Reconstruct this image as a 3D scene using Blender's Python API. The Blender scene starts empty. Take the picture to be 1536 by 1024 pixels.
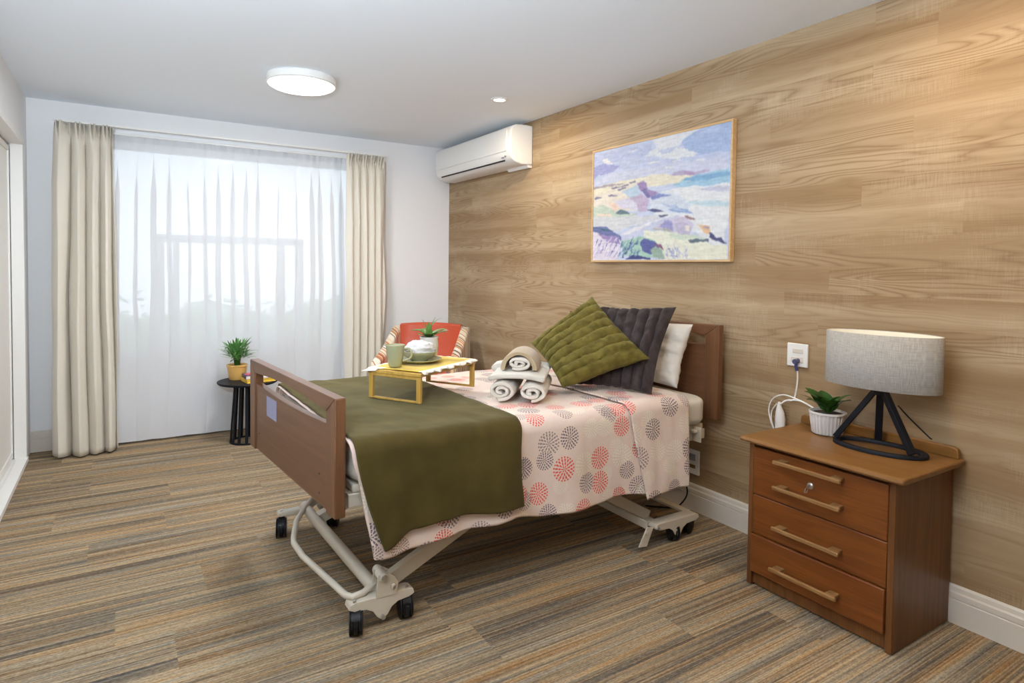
import bpy, bmesh, math, random
import numpy as np
from mathutils import Vector, Matrix, noise
from math import sin, cos, pi, radians

random.seed(7)
C = bpy.data.collections.new('Room'); bpy.context.scene.collection.children.link(C)

# ------------------------------------------------------------------ room sizes
WL, D, H, YF = 3.20, 5.39, 2.435, -2.4

# ------------------------------------------------------------------ materials
class NT:
    def __init__(s, name):
        s.m = bpy.data.materials.new(name); s.m.use_nodes = True
        s.t = s.m.node_tree; s.t.nodes.clear()
        s.out = s.t.nodes.new('ShaderNodeOutputMaterial')
    def n(s, typ, ins=None, **props):
        nd = s.t.nodes.new(typ)
        for k, v in props.items(): setattr(nd, k, v)
        for k, v in (ins or {}).items(): s.set(nd.inputs[k], v)
        return nd
    def set(s, sock, v):
        if hasattr(v, 'is_output') or isinstance(v, bpy.types.NodeSocket): s.t.links.new(v, sock)
        elif isinstance(v, (tuple, list)) and sock.type == 'RGBA' and len(v) == 3: sock.default_value = (*v, 1)
        else: sock.default_value = v
    def math(s, op, a, b=0.0, c=0.0):
        nd = s.n('ShaderNodeMath', operation=op); s.set(nd.inputs[0], a); s.set(nd.inputs[1], b)
        if op in ('MULTIPLY_ADD', 'COMPARE', 'SMOOTH_MIN'): s.set(nd.inputs[2], c)
        return nd.outputs[0]
    def xyz(s, v):
        nd = s.n('ShaderNodeSeparateXYZ', {0: v}); return nd.outputs[0], nd.outputs[1], nd.outputs[2]
    def comb(s, x, y, z=0.0):
        nd = s.n('ShaderNodeCombineXYZ', {0: x, 1: y, 2: z}); return nd.outputs[0]
    def obj(s): return s.n('ShaderNodeTexCoord').outputs['Object']
    def uv(s): return s.n('ShaderNodeTexCoord').outputs['UV']
    def noise(s, vec, scale=1.0, detail=2.0, rough=.5, dist=0.0):
        nd = s.n('ShaderNodeTexNoise', {'Vector': vec, 'Scale': scale, 'Detail': detail, 'Roughness': rough, 'Distortion': dist})
        return nd.outputs[0]
    def white(s, v, dim='1D'):
        nd = s.n('ShaderNodeTexWhiteNoise', noise_dimensions=dim)
        s.set(nd.inputs['W' if dim == '1D' else 'Vector'], v); return nd.outputs[0]
    def mix(s, f, a, b, blend='MIX'):
        nd = s.n('ShaderNodeMix', data_type='RGBA', blend_type=blend)
        s.set(nd.inputs[0], f); s.set(nd.inputs[6], a); s.set(nd.inputs[7], b); return nd.outputs[2]
    def ramp(s, f, stops, interp='LINEAR'):
        nd = s.n('ShaderNodeValToRGB', {0: f}); r = nd.color_ramp; r.interpolation = interp
        while len(r.elements) < len(stops): r.elements.new(.5)
        for e, (p, c) in zip(r.elements, stops): e.position = p; e.color = (*c, 1)
        return nd.outputs[0]
    def rng(s, f, a, b, c=0.0, d=1.0):
        nd = s.n('ShaderNodeMapRange', {0: f, 1: a, 2: b, 3: c, 4: d}); return nd.outputs[0]
    def bump(s, h, strength=.3, dist=.01):
        return s.n('ShaderNodeBump', {'Height': h, 'Strength': strength, 'Distance': dist}).outputs[0]
    def pbr(s, col, rough=.5, normal=None, **kw):
        ins = {'Base Color': col, 'Roughness': rough}
        if normal is not None: ins['Normal'] = normal
        nd = s.n('ShaderNodeBsdfPrincipled', ins)
        for k, v in kw.items(): s.set(nd.inputs[k.replace('_', ' ')], v)
        s.t.links.new(nd.outputs[0], s.out.inputs[0]); return s.m

def plain(name, col, rough=.5, var=.04, scale=30, bump=0.0, **kw):
    t = NT(name); o = t.obj(); f = t.noise(o, scale, 3)
    c = t.mix(f, tuple(x*(1-var) for x in col), tuple(min(1, x*(1+var)) for x in col))
    nr = t.bump(f, bump, .002) if bump else None
    return t.pbr(c, rough, nr, **kw)

def s2l(r, g, b):
    f = lambda c: (c/255/12.92) if c/255 <= .04045 else ((c/255+.055)/1.055)**2.4
    return (f(r), f(g), f(b))

M = {}
M['paint'] = plain('white_wall_paint', (.84, .84, .845), .6, .01, 60, .05)
M['taupe'] = plain('taupe_wall_paint', (.22, .17, .13), .6, .02, 60)  # dark tone picked to cut bounce from the unseen wall behind the viewer
M['ceil'] = plain('ceiling_paint', (.855, .92, .99), .7, .01, 60)
M['gloss_white'] = plain('white_gloss_paint', (.66, .60, .52), .35, .01)
M['door_white'] = plain('cream_door_paint', (.84, .83, .80), .4, .01)
M['plastic'] = plain('white_plastic', (.80, .79, .76), .3, .01)
M['cream_metal'] = plain('cream_powder_coat', (.58, .52, .42), .35, .03, 40, Coat_Weight=.2)
M['steel'] = plain('zinc_bolt', (.6, .6, .6), .3, .05, Metallic=1.0)
M['rubber'] = plain('black_caster_plastic', (.012, .012, .013), .4, .1, Specular_IOR_Level=.2)
M['black'] = plain('black_painted_metal', (.008, .009, .013), .5, .1, Specular_IOR_Level=.18)
M['dark_hole'] = plain('dark_recess', (.03, .03, .03), .7)
M['grey_socket'] = plain('grey_switch_insert', (.25, .26, .28), .4)

def wood(name, c1, c2, c3, axis=0, ring=9.0, stretch=14.0, rough=.35, fine=.5, coat=.15):
    """grain runs along the given object axis"""
    t = NT(name); x, y, z = t.xyz(t.obj()); a = [x, y, z]
    k = [1.0/stretch if i == axis else 1.0 for i in range(3)]
    v = t.comb(*[t.math('MULTIPLY', a[i], k[i]*ring) for i in range(3)])
    n1 = t.noise(v, 1.0, 2.5, .5, .3)
    r = t.math('SINE', t.math('MULTIPLY', n1, 46.0))
    kf = [6.0 if i == axis else 220.0 for i in range(3)]
    vf = t.comb(*[t.math('MULTIPLY', a[i], kf[i]) for i in range(3)])
    n2 = t.noise(vf, 1.0, 3)
    base = t.mix(t.rng(r, -1, 1), c1, c2)
    col = t.mix(t.math('MULTIPLY', t.rng(n2, .42, .7), fine), base, c3)
    return t.pbr(col, rough, t.bump(n2, .12, .002), Coat_Weight=coat*.5, Coat_Roughness=.3, Specular_IOR_Level=.3)
M['teak'] = wood('reddish_brown_timber', (.20, .060, .012), (.16, .045, .009), (.085, .023, .005), 1, 9, 12)
M['teak_side'] = wood('brown_timber_side', (.17, .066, .020), (.13, .048, .014), (.08, .028, .008), 2, 9, 16)
M['top_wood'] = wood('honey_timber_top', (.225, .105, .028), (.19, .087, .022), (.145, .060, .014), 1, 9, 14, .28)
M['handle_wood'] = wood('light_timber_handle', (.27, .145, .05), (.235, .12, .04), (.17, .08, .026), 1, 14, 14, .4)
M['bed_wood'] = wood('walnut_laminate', (.175, .080, .038), (.145, .064, .030), (.095, .040, .019), 1, 6, 18, .33)
M['bed_wood_v'] = wood('walnut_laminate_upright', (.18, .083, .038), (.15, .067, .030), (.095, .038, .016), 2, 6, 18, .33)
M['bamboo'] = wood('yellow_timber', (.52, .32, .07), (.46, .27, .055), (.36, .20, .04), 2, 10, 14, .4)
M['oak_frame'] = wood('pale_oak', (.62, .42, .22), (.56, .36, .17), (.45, .27, .12), 1, 10, 14, .45)

# --- carpet planks: striped yarns running across the room
def carpet():
    t = NT('striped_loop_carpet'); x, y, z = t.xyz(t.obj())
    row = t.math('FLOOR', t.math('DIVIDE', y, .25))
    xs = t.math('ADD', x, t.math('MULTIPLY', t.white(row), 1.0))
    col = t.math('FLOOR', xs)
    cell = t.n('ShaderNodeTexWhiteNoise', noise_dimensions='2D'); t.set(cell.inputs['Vector'], t.comb(row, col))
    cv = cell.outputs[0]
    off = t.math('MULTIPLY', cv, 17.0)
    wob = t.math('MULTIPLY', t.noise(t.comb(t.math('MULTIPLY', x, 3.0), t.math('MULTIPLY', y, 3.0)), 1, 1), .004)
    yy = t.math('ADD', y, wob)
    sy = t.math('ADD', t.math('MULTIPLY', yy, 1.0), off)
    a = t.noise(t.comb(t.math('MULTIPLY', x, .9), t.math('MULTIPLY', sy, 150.0)), 1, 1.5, .6)
    b = t.noise(t.comb(t.math('MULTIPLY', x, .5), t.math('MULTIPLY', sy, 17.0), 3.0), 1, 2, .5)
    h = t.noise(t.comb(t.math('MULTIPLY', x, 1.0), t.math('MULTIPLY', sy, 26.0), 9.0), 1, 3, .65)
    f = t.math('ADD', t.math('MULTIPLY', a, .60), t.math('MULTIPLY', b, .42))
    f = t.math('ADD', f, t.math('MULTIPLY', t.math('SUBTRACT', cv, .5), .035))
    c = t.ramp(t.rng(f, .23, .79), [(0, (.050, .040, .032)), (.28, (.115, .088, .062)), (.44, (.22, .163, .105)),
                                     (.56, (.31, .235, .15)), (.70, (.40, .31, .20)), (1, (.52, .43, .31))])
    hue = t.ramp(h, [(.32, (.58, .74, 1.08)), (.44, (.80, .90, 1.06)), (.54, (1, 1, 1)), (.66, (1.08, .90, .68)), (.80, (1.1, .80, .52))])
    c = t.mix(1.0, c, hue, 'MULTIPLY'); c = t.mix(1.0, c, (1.20, 1.12, 1.0), 'MULTIPLY')
    loop = t.noise(t.comb(t.math('MULTIPLY', x, 95.0), t.math('MULTIPLY', y, 210.0)), 1, 2, .6)
    spk = t.noise(t.comb(t.math('MULTIPLY', x, 38.0), t.math('MULTIPLY', y, 105.0)), 1, 3, .7)
    c = t.mix(t.rng(spk, .50, .68, .0, .50), c, t.mix(.6, c, (.05, .045, .04)), 'MIX')
    c = t.mix(t.rng(spk, .48, .32, .0, .35), c, t.mix(.5, c, (.62, .55, .44)), 'MIX')
    c = t.mix(t.rng(loop, .42, .66, .0, .62), c, t.mix(.55, c, (.03, .025, .02)), 'MIX')
    hh = t.math('ADD', t.math('MULTIPLY', loop, .6), t.math('MULTIPLY', a, .6))
    return t.pbr(c, .95, t.bump(hh, .55, .004), Specular_IOR_Level=.15)
M['carpet'] = carpet()

# --- timber-look wall planks
def wallwood():
    t = NT('oak_plank_wall'); x, y, z = t.xyz(t.obj())
    row = t.math('FLOOR', t.math('DIVIDE', z, .122))
    ys = t.math('DIVIDE', t.math('ADD', y, t.math('MULTIPLY', t.white(row), 1.22)), 1.22)
    col = t.math('FLOOR', ys)
    wn = t.n('ShaderNodeTexWhiteNoise', noise_dimensions='2D'); t.set(wn.inputs['Vector'], t.comb(row, col)); cv = wn.outputs[0]
    oy = t.math('MULTIPLY', cv, 37.0)
    v = t.comb(t.math('ADD', t.math('MULTIPLY', y, .75), oy), t.math('MULTIPLY', z, 7.5), oy)
    n1 = t.noise(v, 1, 1.6, .5, .25)
    tri = t.math('PINGPONG', t.math('MULTIPLY', n1, 42.0), 1.0)
    ln = t.math('POWER', tri, 2.2)
    msk = t.rng(t.noise(t.comb(t.math('MULTIPLY', y, .5), t.math('MULTIPLY', z, 5.5), oy), 1, 1), .42, .60)
    g = t.math('MULTIPLY', ln, t.math('MULTIPLY_ADD', msk, .75, .22))
    band = t.noise(t.comb(t.math('MULTIPLY', y, .28), t.math('MULTIPLY', z, 9.0), t.math('ADD', t.math('MULTIPLY', oy, .03), 5.0)), 1, 2)
    base = t.mix(t.rng(band, .36, .64), (.285, .180, .088), (.435, .318, .192))
    base = t.mix(t.rng(cv, 0, 1, 0, .12), base, (.27, .18, .10))
    c = t.mix(t.math('MULTIPLY', g, .78), base, (.21, .12, .052))
    h1 = t.noise(t.comb(t.math('MULTIPLY', y, 6.0), t.math('MULTIPLY', z, 380.0), oy), 1, 2)
    h2 = t.noise(t.comb(t.math('MULTIPLY', y, 260.0), t.math('MULTIPLY', z, 14.0), oy), 1, 2)
    patch = t.rng(t.noise(t.comb(t.math('MULTIPLY', y, 2.2), t.math('MULTIPLY', z, 5.0), 2.0), 1, 2), .4, .65)
    hz = t.math('MULTIPLY', t.math('SUBTRACT', t.math('ADD', h1, t.math('MULTIPLY', h2, t.math('MULTIPLY', patch, 1.3))), .82), .6)
    c = t.mix(t.math('MAXIMUM', hz, 0.0), c, (.56, .45, .31))
    c = t.mix(t.rng(h1, .3, .5, .22, 0), c, (.24, .15, .07))
    # plank joints
    fy = t.math('FRACT', ys); fz = t.math('FRACT', t.math('DIVIDE', z, .122))
    j = t.math('MAXIMUM', t.math('LESS_THAN', fy, .0013), t.math('LESS_THAN', fz, .007))
    c = t.mix(t.math('MULTIPLY', j, .16), c, (.25, .15, .07))
    return t.pbr(c, .55, t.bump(h1, .08, .002), Specular_IOR_Level=.35)
M['wallwood'] = wallwood()

# --- bedspread with burst flowers, in cloth UV metres
def burst_cloth():
    t = NT('burst_flower_cotton'); uv = t.uv()
    def layer(off, scale, rad, thr, seed):
        vv = t.n('ShaderNodeVectorMath', {0: uv, 1: off}, operation='ADD').outputs[0]
        vo = t.n('ShaderNodeTexVoronoi', {'Vector': vv, 'Scale': scale, 'Randomness': .55}, voronoi_dimensions='2D')
        p = t.n('ShaderNodeVectorMath', {0: vo.outputs['Position'], 'Scale': 1.0}, operation='SCALE').outputs[0]
        d = t.n('ShaderNodeVectorMath', {0: vv, 1: p}, operation='SUBTRACT').outputs[0]
        dx, dy, _ = t.xyz(d)
        r = t.math('SQRT', t.math('ADD', t.math('MULTIPLY', dx, dx), t.math('MULTIPLY', dy, dy)))
        a = t.math('ARCTAN2', dy, dx)
        cr, cg, cb = t.xyz(vo.outputs['Color'])
        R = t.math('MULTIPLY_ADD', cg, rad*.35, rad*.78)
        rr = t.math('DIVIDE', r, R)                      # 0..1 inside
        ring = t.math('MULTIPLY', rr, 3.6)
        ri = t.math('FLOOR', ring); rf = t.math('FRACT', ring)
        n = t.math('MULTIPLY_ADD', ri, 5.0, 6.0)          # strokes in this ring
        ang = t.math('ADD', t.math('MULTIPLY', a, t.math('DIVIDE', n, 1.0)), t.math('MULTIPLY', ri, 2.1))
        st = t.math('GREATER_THAN', t.math('COSINE', ang), .0)
        dash = t.math('MULTIPLY', t.math('GREATER_THAN', rf, .10), t.math('LESS_THAN', rf, .96))
        m = t.math('MULTIPLY', t.math('MULTIPLY', st, dash), t.math('LESS_THAN', rr, 1.0))
        keep = t.math('GREATER_THAN', cb, thr)
        m = t.math('MULTIPLY', m, keep)
        edge = t.math('LESS_THAN', rr, 1.0)
        col = t.ramp(cr, [(0, (.72, .07, .045)), (.22, (.80, .74, .60)), (.48, (.13, .11, .135)), (.78, (.27, .21, .20)), (.9, (.80, .74, .60))], 'CONSTANT')
        return m, col
    base = t.mix(t.noise(uv, 60, 2), (.70, .555, .475), (.77, .625, .54))
    m1, c1 = layer((3.3, 1.7, 0), 9.2, .047, .10, 1)
    m2, c2 = layer((11.37, 7.9, 0), 6.4, .040, .35, 2)
    c = t.mix(t.math('MULTIPLY', m2, .85), base, c2)
    c = t.mix(t.math('MULTIPLY', m1, .95), c, c1)
    wv = t.noise(uv, 900, 2)
    return t.pbr(c, .85, t.bump(wv, .15, .001), Sheen_Weight=.15)
M['burst'] = burst_cloth()

def fabric(name, col, rough=.9, sheen=.3, scale=600, bump=.3, var=.1, big=6, bigvar=.0, st=(1, 1, 1), **kw):
    t = NT(name); o = t.obj(); f = t.noise(o, scale, 2); g = t.noise(o, big, 3)
    c = t.mix(f, tuple(x*(1-var) for x in col), tuple(min(1, x*(1+var)) for x in col))
    if bigvar: c = t.mix(t.rng(g, .35, .65, 0, bigvar), c, tuple(min(1, x*1.9) for x in col))
    return t.pbr(c, rough, t.bump(f, bump, .001), Sheen_Weight=sheen, Sheen_Roughness=.5, Specular_IOR_Level=.12, **kw)
M['throw'] = fabric('olive_velour', (.055, .039, .009), .85, .22, 900, .3, .22, 8, .45, Sheen_Tint=(.75, .72, .45, 1))
M['fleece'] = fabric('pink_fleece', (.66, .50, .42), .95, .3, 300, .6)
M['velvet_green'] = fabric('olive_velvet', (.088, .070, .014), .7, .14, 300, .2, .15, 24, .8, Sheen_Tint=(.85, .85, .45, 1))
M['velvet_char'] = fabric('charcoal_plush', (.034, .026, .026), .8, .2, 300, .3, .2, 25, .7, Sheen_Tint=(.5, .45, .5, 1))
M['linen_white'] = fabric('white_cotton', (.64, .60, .54), .85, .1, 500, .1, .02)
M['sheet'] = fabric('cream_fitted_sheet', (.66, .61, .52), .8, .1, 500, .1, .02)
M['towel'] = fabric('white_terry', (.62, .575, .50), .95, .3, 420, .9, .05)
M['towel_beige'] = fabric('beige_terry', (.42, .32, .20), .95, .3, 420, .9, .08)
M['napkin'] = fabric('white_napkin', (.66, .64, .62), .8, .1, 300, .1, .02)
M['yellow_cloth'] = fabric('yellow_cloth', (.68, .46, .045), .8, .2, 500, .2, .05)
M['lace'] = fabric('white_lace_edge', (.82, .77, .68), .9, .2, 200, .6, .08)
M['orange'] = plain('orange_vinyl', (.50, .070, .024), .38, .05, 12, Coat_Weight=.25, Coat_Roughness=.25)
M['sage'] = plain('sage_glaze', (.33, .33, .19), .25, .04, 20, Coat_Weight=.3)
M['sage_in'] = plain('sage_glaze_inside', (.40, .40, .26), .25, .04, 20)
M['tea'] = plain('milky_tea', (.60, .47, .22), .2)
M['ceramic'] = plain('white_ceramic', (.66, .63, .60), .3, .02, Coat_Weight=.2)
M['pot_yellow'] = plain('mustard_glazed_pot', (.72, .42, .12), .35, .12, 9)
M['soil'] = plain('soil', (.05, .03, .018), .95, .4, 120, .8)
M['book_white'] = plain('white_book_pages', (.78, .74, .68), .7, .04, 90)
M['book_blue'] = plain('dark_blue_cover', (.07, .07, .16), .4)
M['book_yellow'] = plain('yellow_cover', (.80, .52, .06), .45, .08)
M['pink_red'] = plain('pink_red_cloth', (.68, .14, .17), .7)
M['brown_lid'] = plain('brown_leather', (.20, .11, .06), .5)
M['stick'] = plain('pale_blue_sticker', (.27, .28, .42), .45, .12, 400)

def stripes():
    t = NT('striped_upholstery'); x, y, z = t.xyz(t.obj())
    k = t.math('FLOOR', t.math('MULTIPLY', t.math('ADD', y, t.math('MULTIPLY', x, .9)), 95.0))
    w = t.white(k)
    c = t.ramp(w, [(0, (.70, .60, .46)), (.22, (.42, .20, .08)), (.36, (.08, .05, .045)), (.46, (.66, .50, .30)),
                   (.60, (.55, .16, .05)), (.74, (.75, .70, .60)), (.9, (.16, .10, .10))], 'CONSTANT')
    return t.pbr(c, .7, None, Sheen_Weight=.2)
M['stripes'] = stripes()

def leafmat(name, a, b, rough=.35):
    t = NT(name); o = t.obj(); f = t.noise(o, 18, 3)
    c = t.mix(f, a, b); p = t.n('ShaderNodeBsdfPrincipled', {'Base Color': c, 'Roughness': rough, 'Coat Weight': .2})
    tr = t.n('ShaderNodeBsdfTranslucent', {'Color': b}); mx = t.n('ShaderNodeMixShader', {0: .2})
    t.t.links.new(p.outputs[0], mx.inputs[1]); t.t.links.new(tr.outputs[0], mx.inputs[2]); t.t.links.new(mx.outputs[0], t.out.inputs[0])
    return t.m
M['leaf_dark'] = leafmat('glossy_dark_leaf', (.012, .050, .010), (.055, .17, .025), .22)
M['leaf_mid'] = leafmat('mid_green_leaf', (.05, .17, .03), (.22, .34, .10), .3)
M['leaf_bright'] = leafmat('bright_leaf', (.05, .20, .05), (.20, .42, .12))
M['leaf_pale'] = leafmat('pale_leaf', (.42, .60, .48), (.62, .75, .66))
M['hedge'] = leafmat('hedge_leaf', (.22, .38, .24), (.42, .58, .42), .6)
M['lawn'] = plain('pale_paving', (.62, .64, .60), .9, .1, 30)  # lightened so the ground bounces daylight into the room
M['fence_paint'] = plain('pale_fence_paint', (.75, .76, .78), .6)

def cloth_thin(name, col, transp, transl):
    t = NT(name); x, y, z = t.xyz(t.obj())
    w = t.noise(t.comb(t.math('MULTIPLY', x, 900.0), t.math('MULTIPLY', z, 900.0)), 1, 1)
    d = t.n('ShaderNodeBsdfDiffuse', {0: (*col, 1)}); tl = t.n('ShaderNodeBsdfTranslucent', {0: (*col, 1)}); tp = t.n('ShaderNodeBsdfTransparent')
    m1 = t.n('ShaderNodeMixShader', {0: transl}); m2 = t.n('ShaderNodeMixShader', {0: t.rng(w, .3, .7, transp*.9, min(1, transp*1.1))})
    t.t.links.new(d.outputs[0], m1.inputs[1]); t.t.links.new(tl.outputs[0], m1.inputs[2])
    t.t.links.new(m1.outputs[0], m2.inputs[1]); t.t.links.new(tp.outputs[0], m2.inputs[2]); t.t.links.new(m2.outputs[0], t.out.inputs[0])
    return t.m
M['sheer'] = cloth_thin('white_sheer_voile', (.77, .785, .81), .14, .10)
M['sheer_head'] = cloth_thin('white_sheer_heading', (.68, .69, .72), .08, .2)
def drapemat():
    t = NT('cream_drape'); o = t.obj(); f = t.noise(o, 500, 2)
    c = t.mix(f, (.74, .685, .585), (.80, .75, .65))
    p = t.n('ShaderNodeBsdfPrincipled', {'Base Color': c, 'Roughness': .8, 'Sheen Weight': .2})
    tl = t.n('ShaderNodeBsdfTranslucent', {0: (.6, .52, .40, 1)}); mx = t.n('ShaderNodeMixShader', {0: .12})
    t.t.links.new(p.outputs[0], mx.inputs[1]); t.t.links.new(tl.outputs[0], mx.inputs[2]); t.t.links.new(mx.outputs[0], t.out.inputs[0])
    return t.m
M['drape'] = drapemat()
def glassmat():
    t = NT('window_glass'); tp = t.n('ShaderNodeBsdfTransparent', {0: (.97, .985, .99, 1)}); g = t.n('ShaderNodeBsdfGlossy', {1: .02})
    fr = t.n('ShaderNodeFresnel', {0: 1.45}); mx = t.n('ShaderNodeMixShader', {0: fr.outputs[0]})
    t.t.links.new(tp.outputs[0], mx.inputs[1]); t.t.links.new(g.outputs[0], mx.inputs[2]); t.t.links.new(mx.outputs[0], t.out.inputs[0]); return t.m
M['glass'] = glassmat()
M['alu'] = plain('white_window_frame', (.62, .66, .72), .4)
def emit(name, col, st):
    t = NT(name); e = t.n('ShaderNodeEmission', {0: (*col, 1), 1: st}); t.t.links.new(e.outputs[0], t.out.inputs[0]); return t.m
M['lamp_glow'] = emit('lit_diffuser', (1, .97, .90), 3.0)
def shade_fabric():
    t = NT('grey_linen_shade'); x, y, z = t.xyz(t.obj())
    a = t.noise(t.comb(t.math('MULTIPLY', t.math('ADD', x, y), 30.0), t.math('MULTIPLY', z, 500.0)), 1, 2)
    b = t.noise(t.comb(t.math('MULTIPLY', t.math('ADD', x, y), 500.0), t.math('MULTIPLY', z, 30.0)), 1, 2)
    f = t.math('MULTIPLY', t.math('ADD', a, b), .5)
    c = t.mix(t.rng(f, .35, .65), (.31, .285, .25), (.49, .46, .415))
    return t.pbr(c, .9, t.bump(f, .2, .001))
M['shade'] = shade_fabric()
M['shade_in'] = plain('cream_shade_lining', (.80, .76, .62), .7)

def canvas():
    t = NT('painted_canvas'); a = t.n('ShaderNodeVertexColor', layer_name='paint').outputs[0]
    f = t.noise(t.obj(), 300, 2)
    return t.pbr(a, .6, t.bump(f, .1, .001))
M['canvas'] = canvas()

# ------------------------------------------------------------------ mesh helpers
def finish(name, bm, mat, parent=None, smooth=35, bevel=0, seg=2, subsurf=0, loc=None):
    me = bpy.data.meshes.new(name)
    bmesh.ops.recalc_face_normals(bm, faces=bm.faces)
    bm.to_mesh(me); bm.free()
    for m in (mat if isinstance(mat, (list, tuple)) else [mat]): me.materials.append(m)
    if smooth:
        me.polygons.foreach_set('use_smooth', [True]*len(me.polygons))
        try: me.set_sharp_from_angle(angle=radians(smooth))
        except Exception: pass
    o = bpy.data.objects.new(name, me); C.objects.link(o)
    if parent is not None: o.parent = parent
    if loc: o.location = loc
    if bevel:
        b = o.modifiers.new('bevel', 'BEVEL'); b.width = bevel; b.segments = seg; b.limit_method = 'ANGLE'; b.angle_limit = radians(40); b.harden_normals = False
    if subsurf:
        s = o.modifiers.new('sub', 'SUBSURF'); s.levels = subsurf; s.render_levels = subsurf
    return o

def box(bm, x0, x1, y0, y1, z0, z1, mat=0, M4=None):
    vs = [bm.verts.new((x, y, z)) for x in (x0, x1) for y in (y0, y1) for z in (z0, z1)]
    if M4 is not None:
        for v in vs: v.co = M4 @ v.co
    for f in ((0, 1, 3, 2), (4, 6, 7, 5), (0, 4, 5, 1), (2, 3, 7, 6), (0, 2, 6, 4), (1, 5, 7, 3)):
        fc = bm.faces.new([vs[i] for i in f]); fc.material_index = mat
    return vs

def bar(bm, p, q, w, h, up=(0, 0, 1), mat=0):
    p, q = Vector(p), Vector(q); d = q-p; L = d.length; d.normalize()
    s = d.cross(Vector(up)); s.normalize(); u = s.cross(d)
    m = Matrix((( *s, 0), (*d, 0), (*u, 0), (0, 0, 0, 1))).transposed(); m = Matrix.Translation(p) @ m
    return box(bm, -w/2, w/2, 0, L, -h/2, h/2, mat, m)

def prism(bm, pts, fn, a, b, mat=0):
    """extrude polygon pts (2d) from a to b; fn(u,v,t)->xyz"""
    A = [bm.verts.new(fn(u, v, a)) for u, v in pts]; B = [bm.verts.new(fn(u, v, b)) for u, v in pts]; n = len(pts)
    bm.faces.new(A).material_index = mat; bm.faces.new(B[::-1]).material_index = mat
    for i in range(n): bm.faces.new((A[i], A[(i+1) % n], B[(i+1) % n], B[i])).material_index = mat

def tube(bm, pts, r, n=10, cap=True, mat=0, closed=False, sx=1.0):
    P = [Vector(p) for p in pts]; rings = []; up = Vector((0, 0, 1)); N = len(P); nprev = None
    for i, p in enumerate(P):
        t = (P[(i+1) % N]-P[i-1]) if closed else (P[min(i+1, N-1)]-P[max(i-1, 0)])
        t.normalize()
        if nprev is None:
            a = up if abs(t.z) < .9 else Vector((1, 0, 0)); nn = t.cross(a).normalized()
        else:
            nn = (nprev - t*nprev.dot(t)).normalized()
        nprev = nn; b = t.cross(nn); rr = r[i] if isinstance(r, (list, tuple)) else r
        rings.append([bm.verts.new(p+nn*cos(2*pi*k/n)*rr*sx+b*sin(2*pi*k/n)*rr) for k in range(n)])
    m = N if closed else N-1
    for i in range(m):
        A, B = rings[i], rings[(i+1) % N]
        for k in range(n): bm.faces.new((A[k], A[(k+1) % n], B[(k+1) % n], B[k])).material_index = mat
    if cap and not closed:
        bm.faces.new(rings[0][::-1]).material_index = mat; bm.faces.new(rings[-1]).material_index = mat

def smoothpath(pts, n=8, closed=False):
    P = [Vector(p) for p in pts]; out = []; N = len(P)
    for i in range(N if closed else N-1):
        g = (lambda j: P[j % N]) if closed else (lambda j: P[max(0, min(N-1, j))])
        p0, p1, p2, p3 = g(i-1), g(i), g(i+1), g(i+2)
        for k in range(n):
            t = k/n; out.append(.5*((2*p1)+(p2-p0)*t+(2*p0-5*p1+4*p2-p3)*t*t+(3*p1-p0-3*p2+p3)*t**3))
    if not closed: out.append(P[-1])
    return out

def lathe(bm, prof, cx=0, cy=0, n=40, mat=0, sx=1.0, sy=1.0, rmod=None):
    rings = []
    for r, z in prof:
        if r < 1e-6: rings.append([bm.verts.new((cx, cy, z))]); continue
        ring = []
        for k in range(n):
            a = 2*pi*k/n; rr = r*(rmod(a, z) if rmod else 1)
            ring.append(bm.verts.new((cx+rr*sx*cos(a), cy+rr*sy*sin(a), z)))
        rings.append(ring)
    for A, B in zip(rings[:-1], rings[1:]):
        for k in range(n):
            a = A[k % len(A)]; b = A[(k+1) % n] if len(A) > 1 else None; c = B[(k+1) % n] if len(B) > 1 else None; d = B[k % len(B)]
            v = [q for q in (a, b, c, d) if q is not None]
            if len(v) >= 3: bm.faces.new(v).material_index = mat

def grid(bm, nu, nv, fn, mat=0, uvl=None, uvfn=None, matfn=None):
    V = [[bm.verts.new(fn(i/nu, j/nv)) for j in range(nv+1)] for i in range(nu+1)]
    for i in range(nu):
        for j in range(nv):
            f = bm.faces.new((V[i][j], V[i+1][j], V[i+1][j+1], V[i][j+1]))
            f.material_index = matfn(i/nu, j/nv) if matfn else mat; f.smooth = True
            if uvl is not None:
                for l, (a, b) in zip(f.loops, ((i, j), (i+1, j), (i+1, j+1), (i, j+1))): l[uvl].uv = uvfn(a/nu, b/nv)
    return V

def thing(name, label, cat, loc=(0, 0, 0), rz=0, group=None):
    o = bpy.data.objects.new(name, None); C.objects.link(o); o.location = loc; o.rotation_euler = (0, 0, rz)
    o.empty_display_size = .1
    o['label'] = label; o['category'] = cat
    if group: o['group'] = group
    return o
def tag(o, label, cat, group=None, kind=None):
    o['label'] = label; o['category'] = cat
    if group: o['group'] = group
    if kind: o['kind'] = kind
    return o
def struct(name, bm, mat, parent=None, label=None, **kw):
    o = finish(name, bm, mat, parent, **kw)
    if parent is None: o['kind'] = 'structure'
    if label: o['label'] = label
    return o
def relabel(o, label): o['label'] = label; return o
def fbm(x, y, z=0.0, o=3):
    return noise.fractal(Vector((x, y, z)), 1.0, 2.0, o)

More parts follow.
